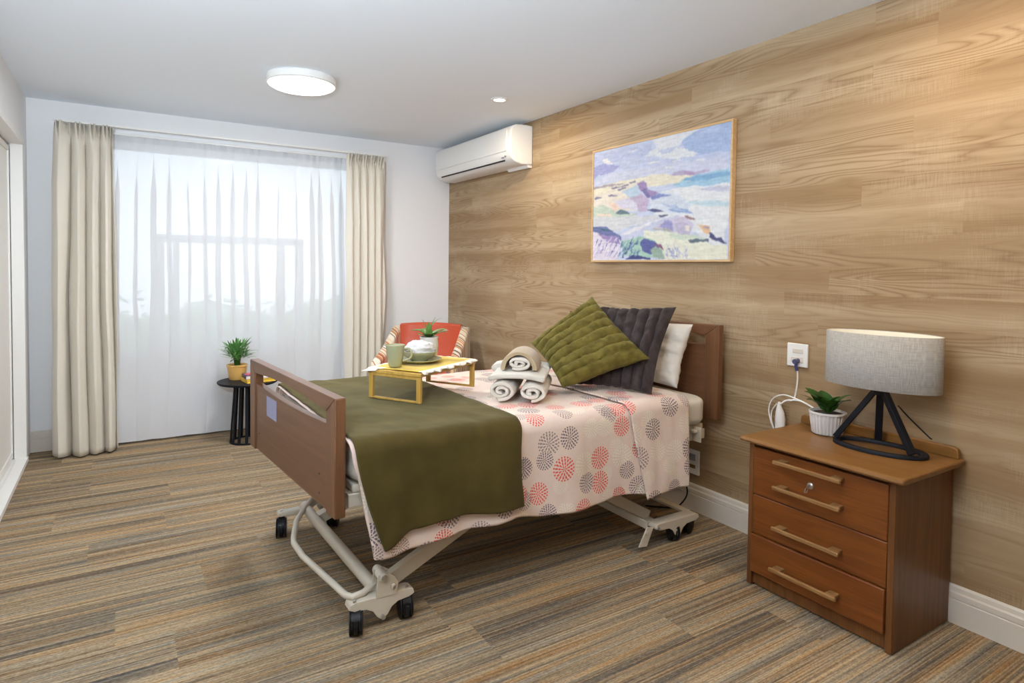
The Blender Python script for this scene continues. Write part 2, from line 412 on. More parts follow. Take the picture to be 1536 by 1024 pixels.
# ------------------------------------------------------------------ SETTING
T = .12
bm = bmesh.new(); box(bm, -WL-.8, T, YF-T, D+T, -.1, 0); struct('floor', bm, M['carpet'], smooth=0, label='striped brown, grey and ochre carpet')['category'] = 'floor'
bm = bmesh.new(); box(bm, -WL-.8, T, YF-T, D+T, H, H+.1); struct('ceiling', bm, M['ceil'], smooth=0, label='plain white ceiling')['category'] = 'ceiling'
bm = bmesh.new(); box(bm, 0, T, YF-T, D+T, 0, H); struct('wall_right', bm, M['wallwood'], smooth=0, label='wall clad in oak-look planks')['category'] = 'wall'
WX0, WX1, WZ0, WZ1 = -2.80, -.92, .60, 2.20
bm = bmesh.new()
box(bm, -WL-.8, WX0, D, D+T, 0, H); box(bm, WX1, T*0, D, D+T, 0, H); box(bm, WX0, WX1, D, D+T, 0, WZ0); box(bm, WX0, WX1, D, D+T, WZ1, H)
struct('wall_back', bm, M['paint'], smooth=0, label='white wall with the curtained window')['category'] = 'wall'
bm = bmesh.new(); box(bm, -WL-.8, T, YF-T, YF, 0, H); struct('wall_front', bm, M['taupe'], smooth=0, label='taupe wall behind the viewer')['category'] = 'wall'
# left wall: nib by the window, header over a closet opening, solid towards the viewer
bm = bmesh.new()
box(bm, -WL-T, -WL, 5.17, D, 0, H); box(bm, -WL-T, -WL, 1.6, 5.17, 2.10, H); box(bm, -WL-T, -WL, YF, 1.6, 0, H)
box(bm, -WL-.7, -WL-.64, 1.6, 5.17, 0, H); box(bm, -WL-.64, -WL-T, 5.17, 5.23, 0, H); box(bm, -WL-.64, -WL-T, 1.54, 1.6, 0, H)
struct('wall_left', bm, M['paint'], smooth=0, label='white wall with closet opening')['category'] = 'wall'
def slider(name, x, y0, y1, lab):
    r = bmesh.new(); box(r, x-.018, x, y0, y1, .035, 2.065)
    o = struct(name, r, M['door_white'], bevel=.003, label=lab); o['category'] = 'door'
    f = bmesh.new()
    for a, b in ((y0, y0+.035), (y1-.035, y1)): box(f, x-.001, x+.010, a, b, .035, 2.065)
    box(f, x-.001, x+.008, y0+.035, y1-.035, .035, .075); box(f, x-.001, x+.008, y0+.035, y1-.035, 2.03, 2.065)
    finish('door_frame', f, M['door_white'], o, bevel=.002)
    return o
slider('door_1', -WL-.075, 4.02, 5.165, 'white closet sliding door nearest the window')
slider('door_2', -WL-.030, 2.84, 4.06, 'white closet sliding door nearer the viewer')
slider('door_3', -WL-.075, 1.62, 2.88, 'white closet sliding door beside the viewer')
bm = bmesh.new(); box(bm, -WL-.11, -WL+.012, 1.6, 5.17, 0, .03); box(bm, -WL-.05, -WL-.045, 1.6, 5.17, .03, .034)
struct('trim_1', bm, M['door_white'], bevel=.002, label='white closet floor track')['category'] = 'trim'
bm = bmesh.new(); box(bm, -WL-.11, -WL+.012, 1.6, 5.17, 2.075, 2.12)
struct('trim_2', bm, M['door_white'], bevel=.003, label='white closet head track')['category'] = 'trim'
bm = bmesh.new(); box(bm, -WL-.06, -WL+.006, 5.13, 5.19, 0, 2.12)
struct('trim_3', bm, M['door_white'], bevel=.003, label='white closet jamb')['category'] = 'trim'
# skirting boards
def skirt_prof(h=.145, t=.016):
    return [(0, 0), (t, 0), (t, h*.62), (t*.8, h*.64), (t*.95, h*.67), (t*.95, h*.80), (t*.6, h*.84), (t*.55, h*.95), (t*.25, h), (0, h)]
bm = bmesh.new(); prism(bm, skirt_prof(), lambda u, v, t: (-u, t, v), YF, D)
struct('baseboard_right', bm, M['gloss_white'], smooth=25, label='white moulded skirting board below the timber wall')['category'] = 'skirting'
bm = bmesh.new(); prism(bm, skirt_prof(), lambda u, v, t: (t, D-u, v), -WL, -.016)
struct('baseboard_back', bm, M['gloss_white'], smooth=25, label='white moulded skirting board below the window')['category'] = 'skirting'

# window: frame, mullions, panes
win = bpy.data.objects.new('window_1', None); C.objects.link(win); win.location = (0, D+.05, 0); win['kind'] = 'structure'; win['label'] = 'wide window behind the sheer curtain'; win['category'] = 'window'
bm = bmesh.new(); f = .05
box(bm, WX0, WX0+f, -.03, .03, WZ0, WZ1); box(bm, WX1-f, WX1, -.03, .03, WZ0, WZ1); box(bm, WX0+f, WX1-f, -.03, .03, WZ0, WZ0+f); box(bm, WX0+f, WX1-f, -.03, .03, WZ1-f, WZ1)
box(bm, -2.44, -2.38, -.025, .025, WZ0+f, 1.53); box(bm, -1.41, -1.35, -.025, .025, WZ0+f, 1.53)
box(bm, -2.44, -1.35, -.025, .025, 1.48, 1.54)
box(bm, -2.38, -1.41, -.02, .02, WZ0+f, WZ0+f+.05); box(bm, -1.56, -1.50, -.02, .02, WZ0+.1, 1.48); box(bm, -2.32, -2.28, -.02, .02, WZ0+.1, 1.48)
finish('window_frame', bm, M['alu'], win, bevel=.003)
bm = bmesh.new(); box(bm, WX0+.02, WX1-.02, -.004, .004, WZ0+.02, WZ1-.02); finish('pane', bm, M['glass'], win, smooth=0)
bm = bmesh.new(); box(bm, WX0-.04, WX1+.04, -.08, .0, WZ0-.025, WZ0+.012); finish('window_sill', bm, M['gloss_white'], win, bevel=.004)

# outside: ground, hedge, pale boundary fence
bm = bmesh.new(); box(bm, -14, 10, D+T+.01, 22, -.35, -.25); struct('ground', bm, M['lawn'], smooth=0, label='lawn outside the window')
bm = bmesh.new()
rnd = random.Random(3)
for i in range(34):
    a = -5.2+i*.24; z = .30+rnd.random()*.25; r = .33+rnd.random()*.12
    m4 = Matrix.Translation((a, 7.5+rnd.random()*.2, z)) @ Matrix.Diagonal((r, r*.9, r*1.0, 1))
    g = bmesh.ops.create_icosphere(bm, subdivisions=2, radius=1, matrix=m4)
    for v in g['verts']:
        v.co += Vector((rnd.uniform(-.03, .03), rnd.uniform(-.03, .03), rnd.uniform(-.03, .03)))
for i in range(3200):
    p = Vector((rnd.uniform(-5.4, 3.0), 7.12+rnd.random()*.35, rnd.uniform(-.2, .90+.12*sin(i)))); s = .03+.03*rnd.random()
    a = Vector((rnd.uniform(-1, 1), rnd.uniform(-1, 1), rnd.uniform(-1, 1))).normalized(); b = a.orthogonal().normalized()
    q = [p-a*s, p+b*s*.45, p+a*s, p-b*s*.45]; bm.faces.new([bm.verts.new(v) for v in q])
tag(finish('garden_hedge', bm, M['hedge'], smooth=0), 'pale green garden hedge seen faintly through the sheer curtain', 'hedge')

# ------------------------------------------------------------------ CURTAINS
def curtain_surface(bm, x0, x1, yc, z0, z1, folds, amp, head, seed, pinch=.012, mat=0, headmat=None, nx=None, nz=60, flare=0.0, bulge=0.0):
    rnd = random.Random(seed); nx = nx or folds*14
    ph = [rnd.uniform(-.6, .6) for _ in range(folds+2)]; am = [rnd.uniform(.65, 1.25) for _ in range(folds+2)]
    hh = head/(z1-z0)
    def fn(u, v):
        z = z1-(z1-z0)*v; k = u*folds; i = min(int(k), folds-1); a = am[i]*(1-(k-i))+am[i+1]*(k-i)
        depth = (z1-z)
        if depth < head: w = pinch*(.35+1.5*(1-depth/head)**.8)
        else: w = pinch*.35+(amp*a-pinch*.35)*min(1, (depth-head)/.45)**.6
        drift = .22*fbm(u*3, seed, z*.5)*(min(1, depth/1.2))+.45*fbm(u*folds*.45, seed*2.1, 0)
        t = 2*pi*(k+drift)
        # narrow creases and wide rounded fronts
        s = sin(t); yy = w*(1-2*((1-s)/2)**2.4) if depth > head else w*(s*.55+.75*sin(3*t+1))
        xx = x0+(x1-x0)*u+.30*(x1-x0)/folds*sin(2*t)*min(1, depth/.4)*.6
        xx += flare*(u-.5)*2*min(1, depth/1.9)
        yy += bulge*min(1, depth/2)*(.5-abs(u-.5))
        yy += .006*fbm(xx*9, z*2.2, seed)
        return (xx, yc-yy, z+.006*sin(t)*(v > .98))
    mf = (lambda u, v: 1 if v*(z1-z0) < head*.9 else 0) if headmat else None
    grid(bm, nx, nz, fn, mat, matfn=mf)

def rail(name, x0, x1, y, z, lab):
    bm = bmesh.new(); box(bm, x0, x1, y-.008, y+.008, z, z+.014)
    for x in np.linspace(x0+.05, x1-.05, 2): box(bm, x-.012, x+.012, y+.008, D, z+.002, z+.012)
    return tag(finish(name, bm, M['plastic'], bevel=.002), lab, 'curtain track', 'curtain tracks')
rail('curtain_track', -2.74, -.66, D-.075, 2.232, 'white ceiling-side track carrying the sheer curtain at the window')
rail('curtain_track', -3.04, -.70, D-.195, 2.262, 'white front track carrying the cream drapes at the window')

def curtain(name, lab, cat, *a, mat, thick=.0015, tie=False, headmat=None, **k):
    bm = bmesh.new(); curtain_surface(bm, *a, headmat=headmat, **k)
    o = finish(name, bm, [mat, headmat] if headmat else mat, smooth=70)
    if thick:
        s = o.modifiers.new('solid', 'SOLIDIFY'); s.thickness = thick; s.offset = 0
    return tag(o, lab, cat, 'cream window drapes' if 'drape' in name else None)
dl = curtain('window_drape', 'cream pleated drape gathered at the left end of the window, beside the closet', 'curtain',
        -3.035, -2.70, D-.205, .012, 2.262, 4, .090, .085, 3, mat=M['drape'], nx=200, flare=.018, bulge=.14, pinch=.030)
dr = curtain('window_drape', 'cream pleated drape gathered at the right end of the window, near the armchair', 'curtain',
        -1.055, -.715, D-.20, .012, 2.258, 5, .050, .085, 11, mat=M['drape'], nx=200, bulge=.05, pinch=.024)
curtain('sheer_curtain', 'translucent white sheer curtain hanging across the whole window', 'sheer curtain',
        -2.72, -1.00, D-.085, .015, 2.2315, 8, .017, .045, 5, mat=M['sheer'], headmat=M['sheer_head'], thick=0, nx=420, nz=50, pinch=.006)

# ------------------------------------------------------------------ CEILING FITTINGS
def oyster(loc, lab):
    t = thing('ceiling_light', lab, 'ceiling light', loc, 0, 'round ceiling lights')
    bm = bmesh.new(); lathe(bm, [(0, 0), (.195, 0), (.200, -.006), (.200, -.040), (.192, -.046), (.186, -.040), (0, -.040)], n=64); finish('light_base', bm, M['plastic'], t)
    bm = bmesh.new(); lathe(bm, [(.187, -.040), (.184, -.052), (.165, -.062), (.10, -.068), (0, -.070)], n=64); finish('diffuser', bm, M['lamp_glow'], t)
oyster((-1.74, 3.86, H), 'large round glowing oyster light on the ceiling in front of the window')
oyster((-1.74, .10, H), 'large round oyster light on the ceiling above the viewer')  # added fitting out of view, a source of fill light
def downlight(x, y, lab, real=True):
    t = thing('downlight', lab, 'downlight', (x, y, H), 0, 'recessed downlights')
    bm = bmesh.new(); lathe(bm, [(.036, 0), (.060, 0), (.060, -.004), (.054, -.008), (.040, -.006), (.036, .002)], n=40); finish('trim_ring', bm, M['plastic'], t)
    bm = bmesh.new(); lathe(bm, [(.040, -.0035), (.02, -.0045), (0, -.005)], n=40); finish('lens', bm, M['lamp_glow'], t)
    return t
downlight(-.52, 3.60, 'small round recessed downlight glowing in the ceiling near the air conditioner')

# ------------------------------------------------------------------ AIR CONDITIONER (on right wall)
ac = thing('air_conditioner', 'white split-system air conditioner high on the timber wall by the corner', 'air conditioner', (0, 0, 0))
Y0, Y1 = 3.97, 5.27
prof = [(0, 2.395), (-.06, 2.398), (-.15, 2.392), (-.185, 2.375), (-.200, 2.34), (-.205, 2.25), (-.203, 2.185), (-.192, 2.145), (-.160, 2.115), (-.10, 2.098), (0, 2.10)]
bm = bmesh.new(); prism(bm, prof, lambda u, v, t: (u, t, v), Y0, Y1); finish('casing', bm, M['plastic'], ac, smooth=40, bevel=.010, seg=3)
bm = bmesh.new(); prism(bm, [(-.198, 2.368), (-.2075, 2.35), (-.2125, 2.26), (-.2110, 2.195), (-.204, 2.192), (-.200, 2.25)], lambda u, v, t: (u, t, v), Y0+.045, Y1-.02)
finish('front_panel', bm, M['plastic'], ac, smooth=40, bevel=.003)
bm = bmesh.new(); prism(bm, [(-.2065, 2.176), (-.2040, 2.158), (-.190, 2.134), (-.186, 2.138), (-.199, 2.160), (-.2015, 2.176)], lambda u, v, t: (u, t, v), Y0+.09, Y1-.05)
finish('louver', bm, M['plastic'], ac, smooth=50, bevel=.002)
bm = bmesh.new(); prism(bm, [(-.1905, 2.131), (-.184, 2.124), (-.182, 2.128), (-.188, 2.135)], lambda u, v, t: (u, t, v), Y0+.10, Y1-.10)
finish('air_slot', bm, M['dark_hole'], ac, smooth=0)
bm = bmesh.new(); prism(bm, [(0, 2.08), (-.03, 2.08), (-.045, 2.10), (0, 2.102)], lambda u, v, t: (u, t, v), Y0+.01, Y0+.30); finish('wall_bracket', bm, M['plastic'], ac, smooth=0)
for y0, w, z in ((4.030, .018, 2.156), (4.060, .030, 2.150)):
    bm = bmesh.new(); box(bm, -.2075, -.2005, y0, y0+w, z-.005, z+.004); relabel(finish('indicator', bm, M['grey_socket'], ac, smooth=0), 'small grey indicator')

# ------------------------------------------------------------------ PAINTING
pt = thing('framed_painting', 'pastel coastal landscape painting in a slim oak frame on the timber wall', 'painting', (0, 0, 0))
PY0, PY1, PZ0, PZ1 = 2.105, 3.215, 1.362, 2.088     # canvas reads left to right from PY1 to PY0
bm = bmesh.new(); w = .012
for a in ((-.034, -.003, PY0, PY1, PZ1-w, PZ1), (-.034, -.003, PY0, PY1, PZ0, PZ0+w), (-.034, -.003, PY0, PY0+w, PZ0+w, PZ1-w), (-.034, -.003, PY1-w, PY1, PZ0+w, PZ1-w)): box(bm, *a)
finish('frame', bm, M['oak_frame'], pt, bevel=.0015)
def hom(src, dst):
    A = []
    for (x, y), (u, v) in zip(src, dst): A += [[x, y, 1, 0, 0, 0, -u*x, -u*y], [0, 0, 0, x, y, 1, -v*x, -v*y]]
    h = np.linalg.solve(np.array(A, float), np.array([c for p in dst for c in p], float)); return np.append(h, 1).reshape(3, 3)
Hm = hom([(90, 275), (920, 80), (912, 945), (80, 955)], [(0, 0), (1, 0), (1, 1), (0, 1)])
def artwork(nu=380, nv=250):
    U, V = np.meshgrid((np.arange(nu+1))/nu, (np.arange(nv+1))/nv, indexing='ij')
    rs = np.random.RandomState(5)
    def smooth(n1, n2):
        g = rs.rand(n1+2, n2+2); x = U*n1; y = V*n2; i = x.astype(int); j = y.astype(int); fx = x-i; fy = y-j
        fx = fx*fx*(3-2*fx); fy = fy*fy*(3-2*fy)
        return (g[i, j]*(1-fx)*(1-fy)+g[i+1, j]*fx*(1-fy)+g[i, j+1]*(1-fx)*fy+g[i+1, j+1]*fx*fy)-.5
    wx = .018*smooth(14, 10)+.012*smooth(40, 30)+.006*smooth(110, 80); wy = .018*smooth(14, 12)+.010*smooth(30, 50)+.006*smooth(90, 110)
    u = U+wx; v = V+wy
    img = np.zeros(U.shape+(3,)); img[:] = (190, 200, 228)
    def poly(pts, col, a=1.0):
        P = [Hm @ np.array([x, y, 1.0]) for x, y in pts]; P = [(p[0]/p[2], p[1]/p[2]) for p in P]
        ins = np.zeros(U.shape, bool); n = len(P)
        for i in range(n):
            x1, y1 = P[i]; x2, y2 = P[(i+1) % n]
            if abs(y2-y1) < 1e-9: continue
            c = ((y1 > v) != (y2 > v)) & (u < (x2-x1)*(v-y1)/(y2-y1)+x1); ins ^= c
        img[ins] = img[ins]*(1-a)+np.array(col)*a
    # sky
    poly([(60, 250), (940, 40), (940, 400), (60, 500)], (186, 195, 226))
    poly([(620, 200), (760, 110), (940, 60), (930, 260), (700, 290), (640, 250)], (158, 178, 220))
    poly([(740, 115), (850, 95), (840, 150), (700, 190)], (170, 186, 224))
    poly([(440, 200), (600, 150), (740, 120), (640, 190), (600, 240), (720, 280), (600, 320), (380, 290), (470, 240)], (216, 219, 228))
    poly([(480, 260), (600, 230), (560, 270), (490, 285)], (182, 190, 220))
    poly([(90, 300), (300, 240), (440, 215), (420, 280), (250, 330), (100, 350)], (178, 188, 224))
    poly([(80, 380), (130, 345), (250, 350), (200, 400), (120, 410), (80, 460)], (152, 156, 210))
    poly([(130, 330), (165, 310), (200, 345), (150, 345)], (222, 222, 228))
    poly([(80, 470), (200, 400), (400, 370), (900, 300), (910, 380), (600, 410), (300, 440)], (198, 202, 226))
    for x, y, l in ((290, 270, 60), (420, 340, 70), (560, 330, 60), (700, 320, 70), (520, 370, 60), (640, 300, 50)):
        poly([(x, y), (x+l, y-10), (x+l, y-3), (x+8, y+8)], (224, 222, 226))
    # far land, sea
    poly([(80, 490), (240, 450), (440, 415), (700, 412), (640, 450), (560, 470), (480, 480), (300, 500), (80, 560)], (228, 220, 200))
    poly([(560, 415), (580, 398), (660, 385), (700, 392), (760, 375), (800, 380), (700, 415)], (176, 162, 200))
    poly([(640, 410), (650, 390), (700, 395), (700, 412)], (168, 140, 180))
    poly([(560, 480), (700, 415), (800, 392), (915, 375), (915, 470), (760, 480), (620, 490)], (150, 190, 218))
    poly([(620, 445), (760, 405), (915, 390), (915, 420), (700, 450)], (120, 166, 208))
    poly([(500, 520), (620, 488), (915, 465), (915, 600), (880, 860), (800, 840), (640, 720), (460, 660)], (222, 224, 230))
    poly([(720, 500), (800, 480), (915, 485), (915, 515), (800, 510)], (190, 192, 216))
    poly([(600, 590), (780, 565), (915, 580), (915, 610), (760, 600)], (184, 208, 222))
    # cliffs
    poly([(80, 560), (260, 480), (360, 455), (380, 560), (420, 640), (360, 640), (230, 640), (80, 640)], (226, 216, 204))
    poly([(80, 490), (240, 458), (280, 465), (90, 500)], (160, 150, 160))
    for x, y in ((200, 490), (250, 480), (180, 548), (300, 458), (90, 565), (230, 500)): poly([(x, y), (x+50, y-12), (x+48, y-4), (x+6, y+8)], (112, 108, 140))
    poly([(245, 520), (320, 490), (365, 470), (375, 540), (320, 560), (290, 545)], (178, 200, 222))
    poly([(210, 575), (310, 560), (360, 600), (360, 640), (250, 620)], (208, 204, 224))
    poly([(360, 460), (385, 447), (415, 460), (420, 505), (490, 525), (420, 560), (395, 530), (370, 500)], (150, 128, 178))
    poly([(300, 560), (380, 530), (420, 570), (415, 640), (360, 640), (345, 590)], (186, 168, 200))
    poly([(380, 510), (410, 500), (430, 545), (415, 560)], (110, 100, 160))
    poly([(180, 590), (230, 585), (250, 625), (200, 635)], (230, 200, 184))
    poly([(420, 560), (490, 520), (600, 540), (680, 600), (640, 660), (560, 650), (440, 640)], (206, 214, 230))
    poly([(430, 545), (490, 527), (560, 545), (500, 560), (430, 575)], (120, 130, 190))
    poly([(410, 628), (470, 625), (510, 640), (470, 650)], (66, 70, 120))
    poly([(540, 625), (600, 612), (660, 630), (690, 660), (610, 650)], (132, 158, 208))
    poly([(480, 590), (590, 600), (650, 650), (560, 620)], (170, 186, 220))
    # near slopes, road
    poly([(80, 620), (140, 605), (220, 640), (350, 660), (340, 690), (200, 700), (80, 690)], (190, 204, 190))
    poly([(225, 650), (255, 628), (310, 660), (250, 665)], (88, 112, 128))
    poly([(80, 680), (380, 670), (560, 660), (400, 720), (250, 760), (80, 760)], (204, 206, 214))
    poly([(110, 660), (190, 660), (200, 675), (120, 678)], (232, 208, 190))
    poly([(230, 830), (300, 760), (440, 700), (600, 668), (620, 675), (500, 710), (400, 760), (330, 820), (260, 850)], (192, 196, 224))
    poly([(250, 790), (440, 705), (560, 672), (430, 725), (300, 790)], (222, 220, 230))
    poly([(480, 672), (535, 660), (535, 668), (490, 680)], (70, 66, 100))
    poly([(440, 750), (540, 690), (640, 680), (700, 720), (680, 790), (560, 780)], (198, 190, 216))
    poly([(480, 745), (520, 705), (570, 700), (580, 770), (520, 755)], (148, 146, 200))
    poly([(590, 720), (650, 715), (690, 750), (680, 790), (600, 790)], (184, 176, 206))
    poly([(640, 735), (670, 730), (672, 765), (645, 765)], (226, 216, 206))
    poly([(640, 672), (700, 680), (700, 692), (650, 690)], (140, 110, 110))
    poly([(720, 720), (800, 735), (810, 785), (760, 775)], (222, 180, 140))
    poly([(740, 735), (800, 740), (790, 752)], (160, 140, 170))
    poly([(800, 770), (860, 795), (905, 850), (850, 825), (790, 800)], (60, 60, 110))
    poly([(820, 775), (870, 800), (850, 805)], (210, 214, 232))
    poly([(400, 760), (560, 780), (700, 800), (800, 845), (905, 860), (905, 950), (520, 950), (400, 850)], (224, 224, 208))
    poly([(430, 750), (560, 758), (580, 782), (480, 765)], (170, 168, 160))
    poly([(560, 790), (700, 790), (790, 820), (640, 825), (560, 810)], (198, 212, 196))
    poly([(670, 828), (790, 815), (790, 832), (690, 840)], (78, 92, 110))
    # foreground bushes
    poly([(75, 745), (160, 742), (250, 790), (260, 830), (200, 830), (80, 780)], (96, 104, 160))
    poly([(80, 748), (200, 760), (150, 770)], (52, 88, 110))
    poly([(75, 775), (250, 830), (240, 955), (75, 955)], (216, 208, 226))
    poly([(110, 790), (220, 800), (250, 850), (180, 850)], (150, 130, 184))
    poly([(250, 830), (380, 805), (470, 830), (520, 900), (430, 940), (280, 920)], (160, 196, 180))
    poly([(370, 850), (400, 820), (470, 835), (500, 900), (440, 915), (380, 890)], (74, 82, 150))
    poly([(280, 950), (330, 920), (440, 940), (440, 952)], (44, 52, 116))
    poly([(440, 880), (470, 860), (510, 890), (520, 945), (460, 940)], (140, 164, 150))
    poly([(460, 850), (500, 850), (520, 890)], (120, 70, 110))
    r2 = random.Random(9)
    for i in range(46):
        x = r2.uniform(90, 240); y = r2.uniform(800, 900); l = r2.uniform(30, 60); poly([(x, y), (x+6, y), (x-l*.45, y+l)], r2.choice([(96, 92, 160), (150, 150, 206), (240, 238, 240), (200, 190, 222)]))
    for i in range(46):
        x = r2.uniform(240, 360); y = r2.uniform(845, 935); l = r2.uniform(24, 50); poly([(x, y), (x+6, y+3), (x+l*.6, y-l)], r2.choice([(40, 56, 120), (64, 86, 150), (170, 190, 220), (90, 130, 150)]))
    for i in range(50):
        x = r2.uniform(520, 660); y = r2.uniform(890, 945); l = r2.uniform(20, 60); a = r2.uniform(-.6, .6); poly([(x, y), (x+5, y), (x+l*a, y-l)], r2.choice([(140, 146, 200), (176, 180, 220), (120, 128, 190)]))
    for _ in range(2):
        for ax in (0, 1):
            p_ = np.pad(img, [(1, 1) if a == ax else (0, 0) for a in range(3)], 'edge')
            sl = lambda k: p_[k:k+img.shape[0]] if ax == 0 else p_[:, k:k+img.shape[1]]
            img = (sl(0)+2*sl(1)+sl(2))/4
    img = 226-(226-img)*.92
    # brush texture
    br = 16*smooth(30, 90)+12*smooth(120, 60)
    img = np.clip(img+br[..., None], 0, 255)/255
    img = np.where(img <= .04045, img/12.92, ((img+.055)/1.055)**2.4)
    return img*np.array([.83, .83, .80])
img = artwork(); nu, nv = img.shape[0]-1, img.shape[1]-1
ya, yb, za, zb = PY1-w, PY0+w, PZ1-w, PZ0+w
yy, zz = np.meshgrid(np.linspace(ya, yb, nu+1), np.linspace(za, zb, nv+1), indexing='ij')
co = np.stack([np.full(yy.shape, -.030), yy, zz], -1).reshape(-1, 3)
idx = np.arange((nu+1)*(nv+1)).reshape(nu+1, nv+1)
q = np.stack([idx[:-1, :-1], idx[:-1, 1:], idx[1:, 1:], idx[1:, :-1]], -1).reshape(-1, 4)
n0 = len(co); back = [(-.006, ya, za), (-.006, yb, za), (-.006, yb, zb), (-.006, ya, zb)]
me = bpy.data.meshes.new('canvas')
faces = q.tolist()+[[n0, n0+1, n0+2, n0+3]]
edge = [idx[:, 0].tolist(), idx[-1, :].tolist(), idx[::-1, -1].tolist(), idx[0, ::-1].tolist()]
bk = [n0, n0+1, n0+2, n0+3]
for e, (a, b) in zip(edge, ((0, 1), (1, 2), (2, 3), (3, 0))): faces.append(e+[bk[b], bk[a]])
me.from_pydata(co.tolist()+back, [], faces); me.update()
ca = me.color_attributes.new('paint', 'FLOAT_COLOR', 'POINT')
ca.data.foreach_set('color', np.concatenate([np.concatenate([img.reshape(-1, 3), np.ones((n0, 1))], 1), np.ones((4, 4))*.8]).astype(np.float32).ravel())
me.materials.append(M['canvas']); o = bpy.data.objects.new('canvas', me); C.objects.link(o); o.parent = pt

# ------------------------------------------------------------------ WALL SOCKETS AND CORDS
def plate(name, lab, y0, y1, z0, z1):
    t = thing(name, lab, 'wall socket', (0, (y0+y1)/2, (z0+z1)/2), 0, 'wall sockets')
    bm = bmesh.new(); box(bm, -.011, .0, (y0-y1)/2, (y1-y0)/2, (z0-z1)/2, (z1-z0)/2); finish('cover_plate', bm, M['plastic'], t, bevel=.004, seg=3)
    return t
s1 = plate('wall_socket', 'white wall socket above the bedside chest with a plugged-in cord', 1.683, 1.787, .876, .984)
bm = bmesh.new(); box(bm, -.0135, -.010, -.028, .022, .010, .030); finish('blank_insert', bm, M['gloss_white'], s1, bevel=.002)
bm = bmesh.new(); box(bm, -.0135, -.010, -.030, .030, -.034, -.008); finish('socket_insert', bm, M['gloss_white'], s1, bevel=.002)
s2 = plate('wall_socket', 'white switch plate low on the timber wall beside the bed', 2.296, 2.407, .199, .334)
bm = bmesh.new(); box(bm, -.0145, -.010, -.030, .026, .008, .044); relabel(finish('switch_insert', bm, M['grey_socket'], s2, bevel=.002), 'grey upper insert')
bm = bmesh.new(); box(bm, -.0145, -.010, -.032, .028, -.034, -.014); relabel(finish('socket_insert', bm, M['handle_wood'], s2, bevel=.002), 'tan lower insert')

cd = thing('charger_cord', 'white looped cord with plug hanging from the socket above the bedside chest', 'power cord', (0, 0, 0))
bm = bmesh.new(); tube(bm, smoothpath([(-.028, 1.728, .915), (-.026, 1.719, .84), (-.024, 1.727, .76), (-.03, 1.737, .722), (-.034, 1.765, .716), (-.034, 1.80, .69)]), .0036, 8)
tube(bm, smoothpath([(-.03, 1.700, .726), (-.03, 1.736, .734), (-.03, 1.791, .737), (-.03, 1.842, .709), (-.03, 1.862, .658), (-.034, 1.848, .605), (-.034, 1.828, .565)]), .003, 8)
tube(bm, smoothpath([(-.030, 1.800, .690), (-.03, 1.77, .714), (-.03, 1.711, .725), (-.032, 1.672, .719), (-.034, 1.616, .700), (-.036, 1.574, .69)]), .004, 8)
tube(bm, smoothpath([(-.03, 1.82, .69), (-.03, 1.845, .65), (-.03, 1.845, .60), (-.03, 1.825, .56)]), .003, 8)
finish('cable', bm, M['plastic'], cd, smooth=60)
bm = bmesh.new(); tube(bm, [(-.03, 1.806, .70), (-.03, 1.806, .68), (-.03, 1.803, .655), (-.03, 1.800, .62), (-.03, 1.800, .575)], [.006, .011, .019, .024, .022], 14); finish('inline_plug', bm, M['plastic'], cd, smooth=50)
bm = bmesh.new(); tube(bm, [(-.013, 1.729, .905), (-.040, 1.728, .902)], .012, 12); tube(bm, [(-.030, 1.728, .902), (-.028, 1.727, .88), (-.026, 1.724, .86)], .008, 10)
relabel(finish('wall_plug', bm, M['book_blue'], cd, smooth=50), 'dark blue wall plug')
bm = bmesh.new(); tube(bm, smoothpath([(-.105, 1.24, .80), (-.06, 1.255, .785), (-.03, 1.245, .755), (-.022, 1.215, .725), (-.014, 1.169, .683), (-.010, 1.160, .676)]), .0026, 8)
tag(finish('lamp_cord', bm, M['black'], smooth=60), 'thin black lamp cord running down the timber wall behind the lamp', 'power cord')
bm = bmesh.new(); tube(bm, smoothpath([(-.30, 2.62, .42), (-.20, 2.50, .25), (-.06, 2.40, .20), (-.035, 2.368, .15), (-.035, 2.352, .09), (-.05, 2.375, .035), (-.09, 2.40, .008), (-.20, 2.50, .006)]), .004, 8)
tag(finish('bed_cable', bm, M['black'], smooth=60), 'black bed power cable drooping to the floor by the skirting', 'power cord')

# ------------------------------------------------------------------ BEDSIDE CHEST
ns = thing('bedside_chest', 'brown timber bedside chest of drawers against the timber wall', 'bedside chest', (0, 0, 0))
X0, X1, Ya, Yb, Zt = -.430, -.018, 1.080, 1.665, .606
bm = bmesh.new()
box(bm, X0, X1, Ya, Ya+.022, 0.004, Zt); box(bm, X0, X1, Yb-.022, Yb, .004, Zt); box(bm, X1-.012, X1, Ya+.022, Yb-.022, .03, Zt)
finish('side_panels', bm, M['teak_side'], ns, bevel=.0015)
bm = bmesh.new()
box(bm, X0+.012, X0+.03, Ya+.022, Yb-.022, .008, .062); box(bm, X0+.012, X0+.03, Ya+.022, Yb-.022, .590, Zt)
for z in (.215, .380): box(bm, X0+.02, X0+.03, Ya+.022, Yb-.022, z, z+.012)
finish('face_rails', bm, M['teak_side'], ns, bevel=.001)
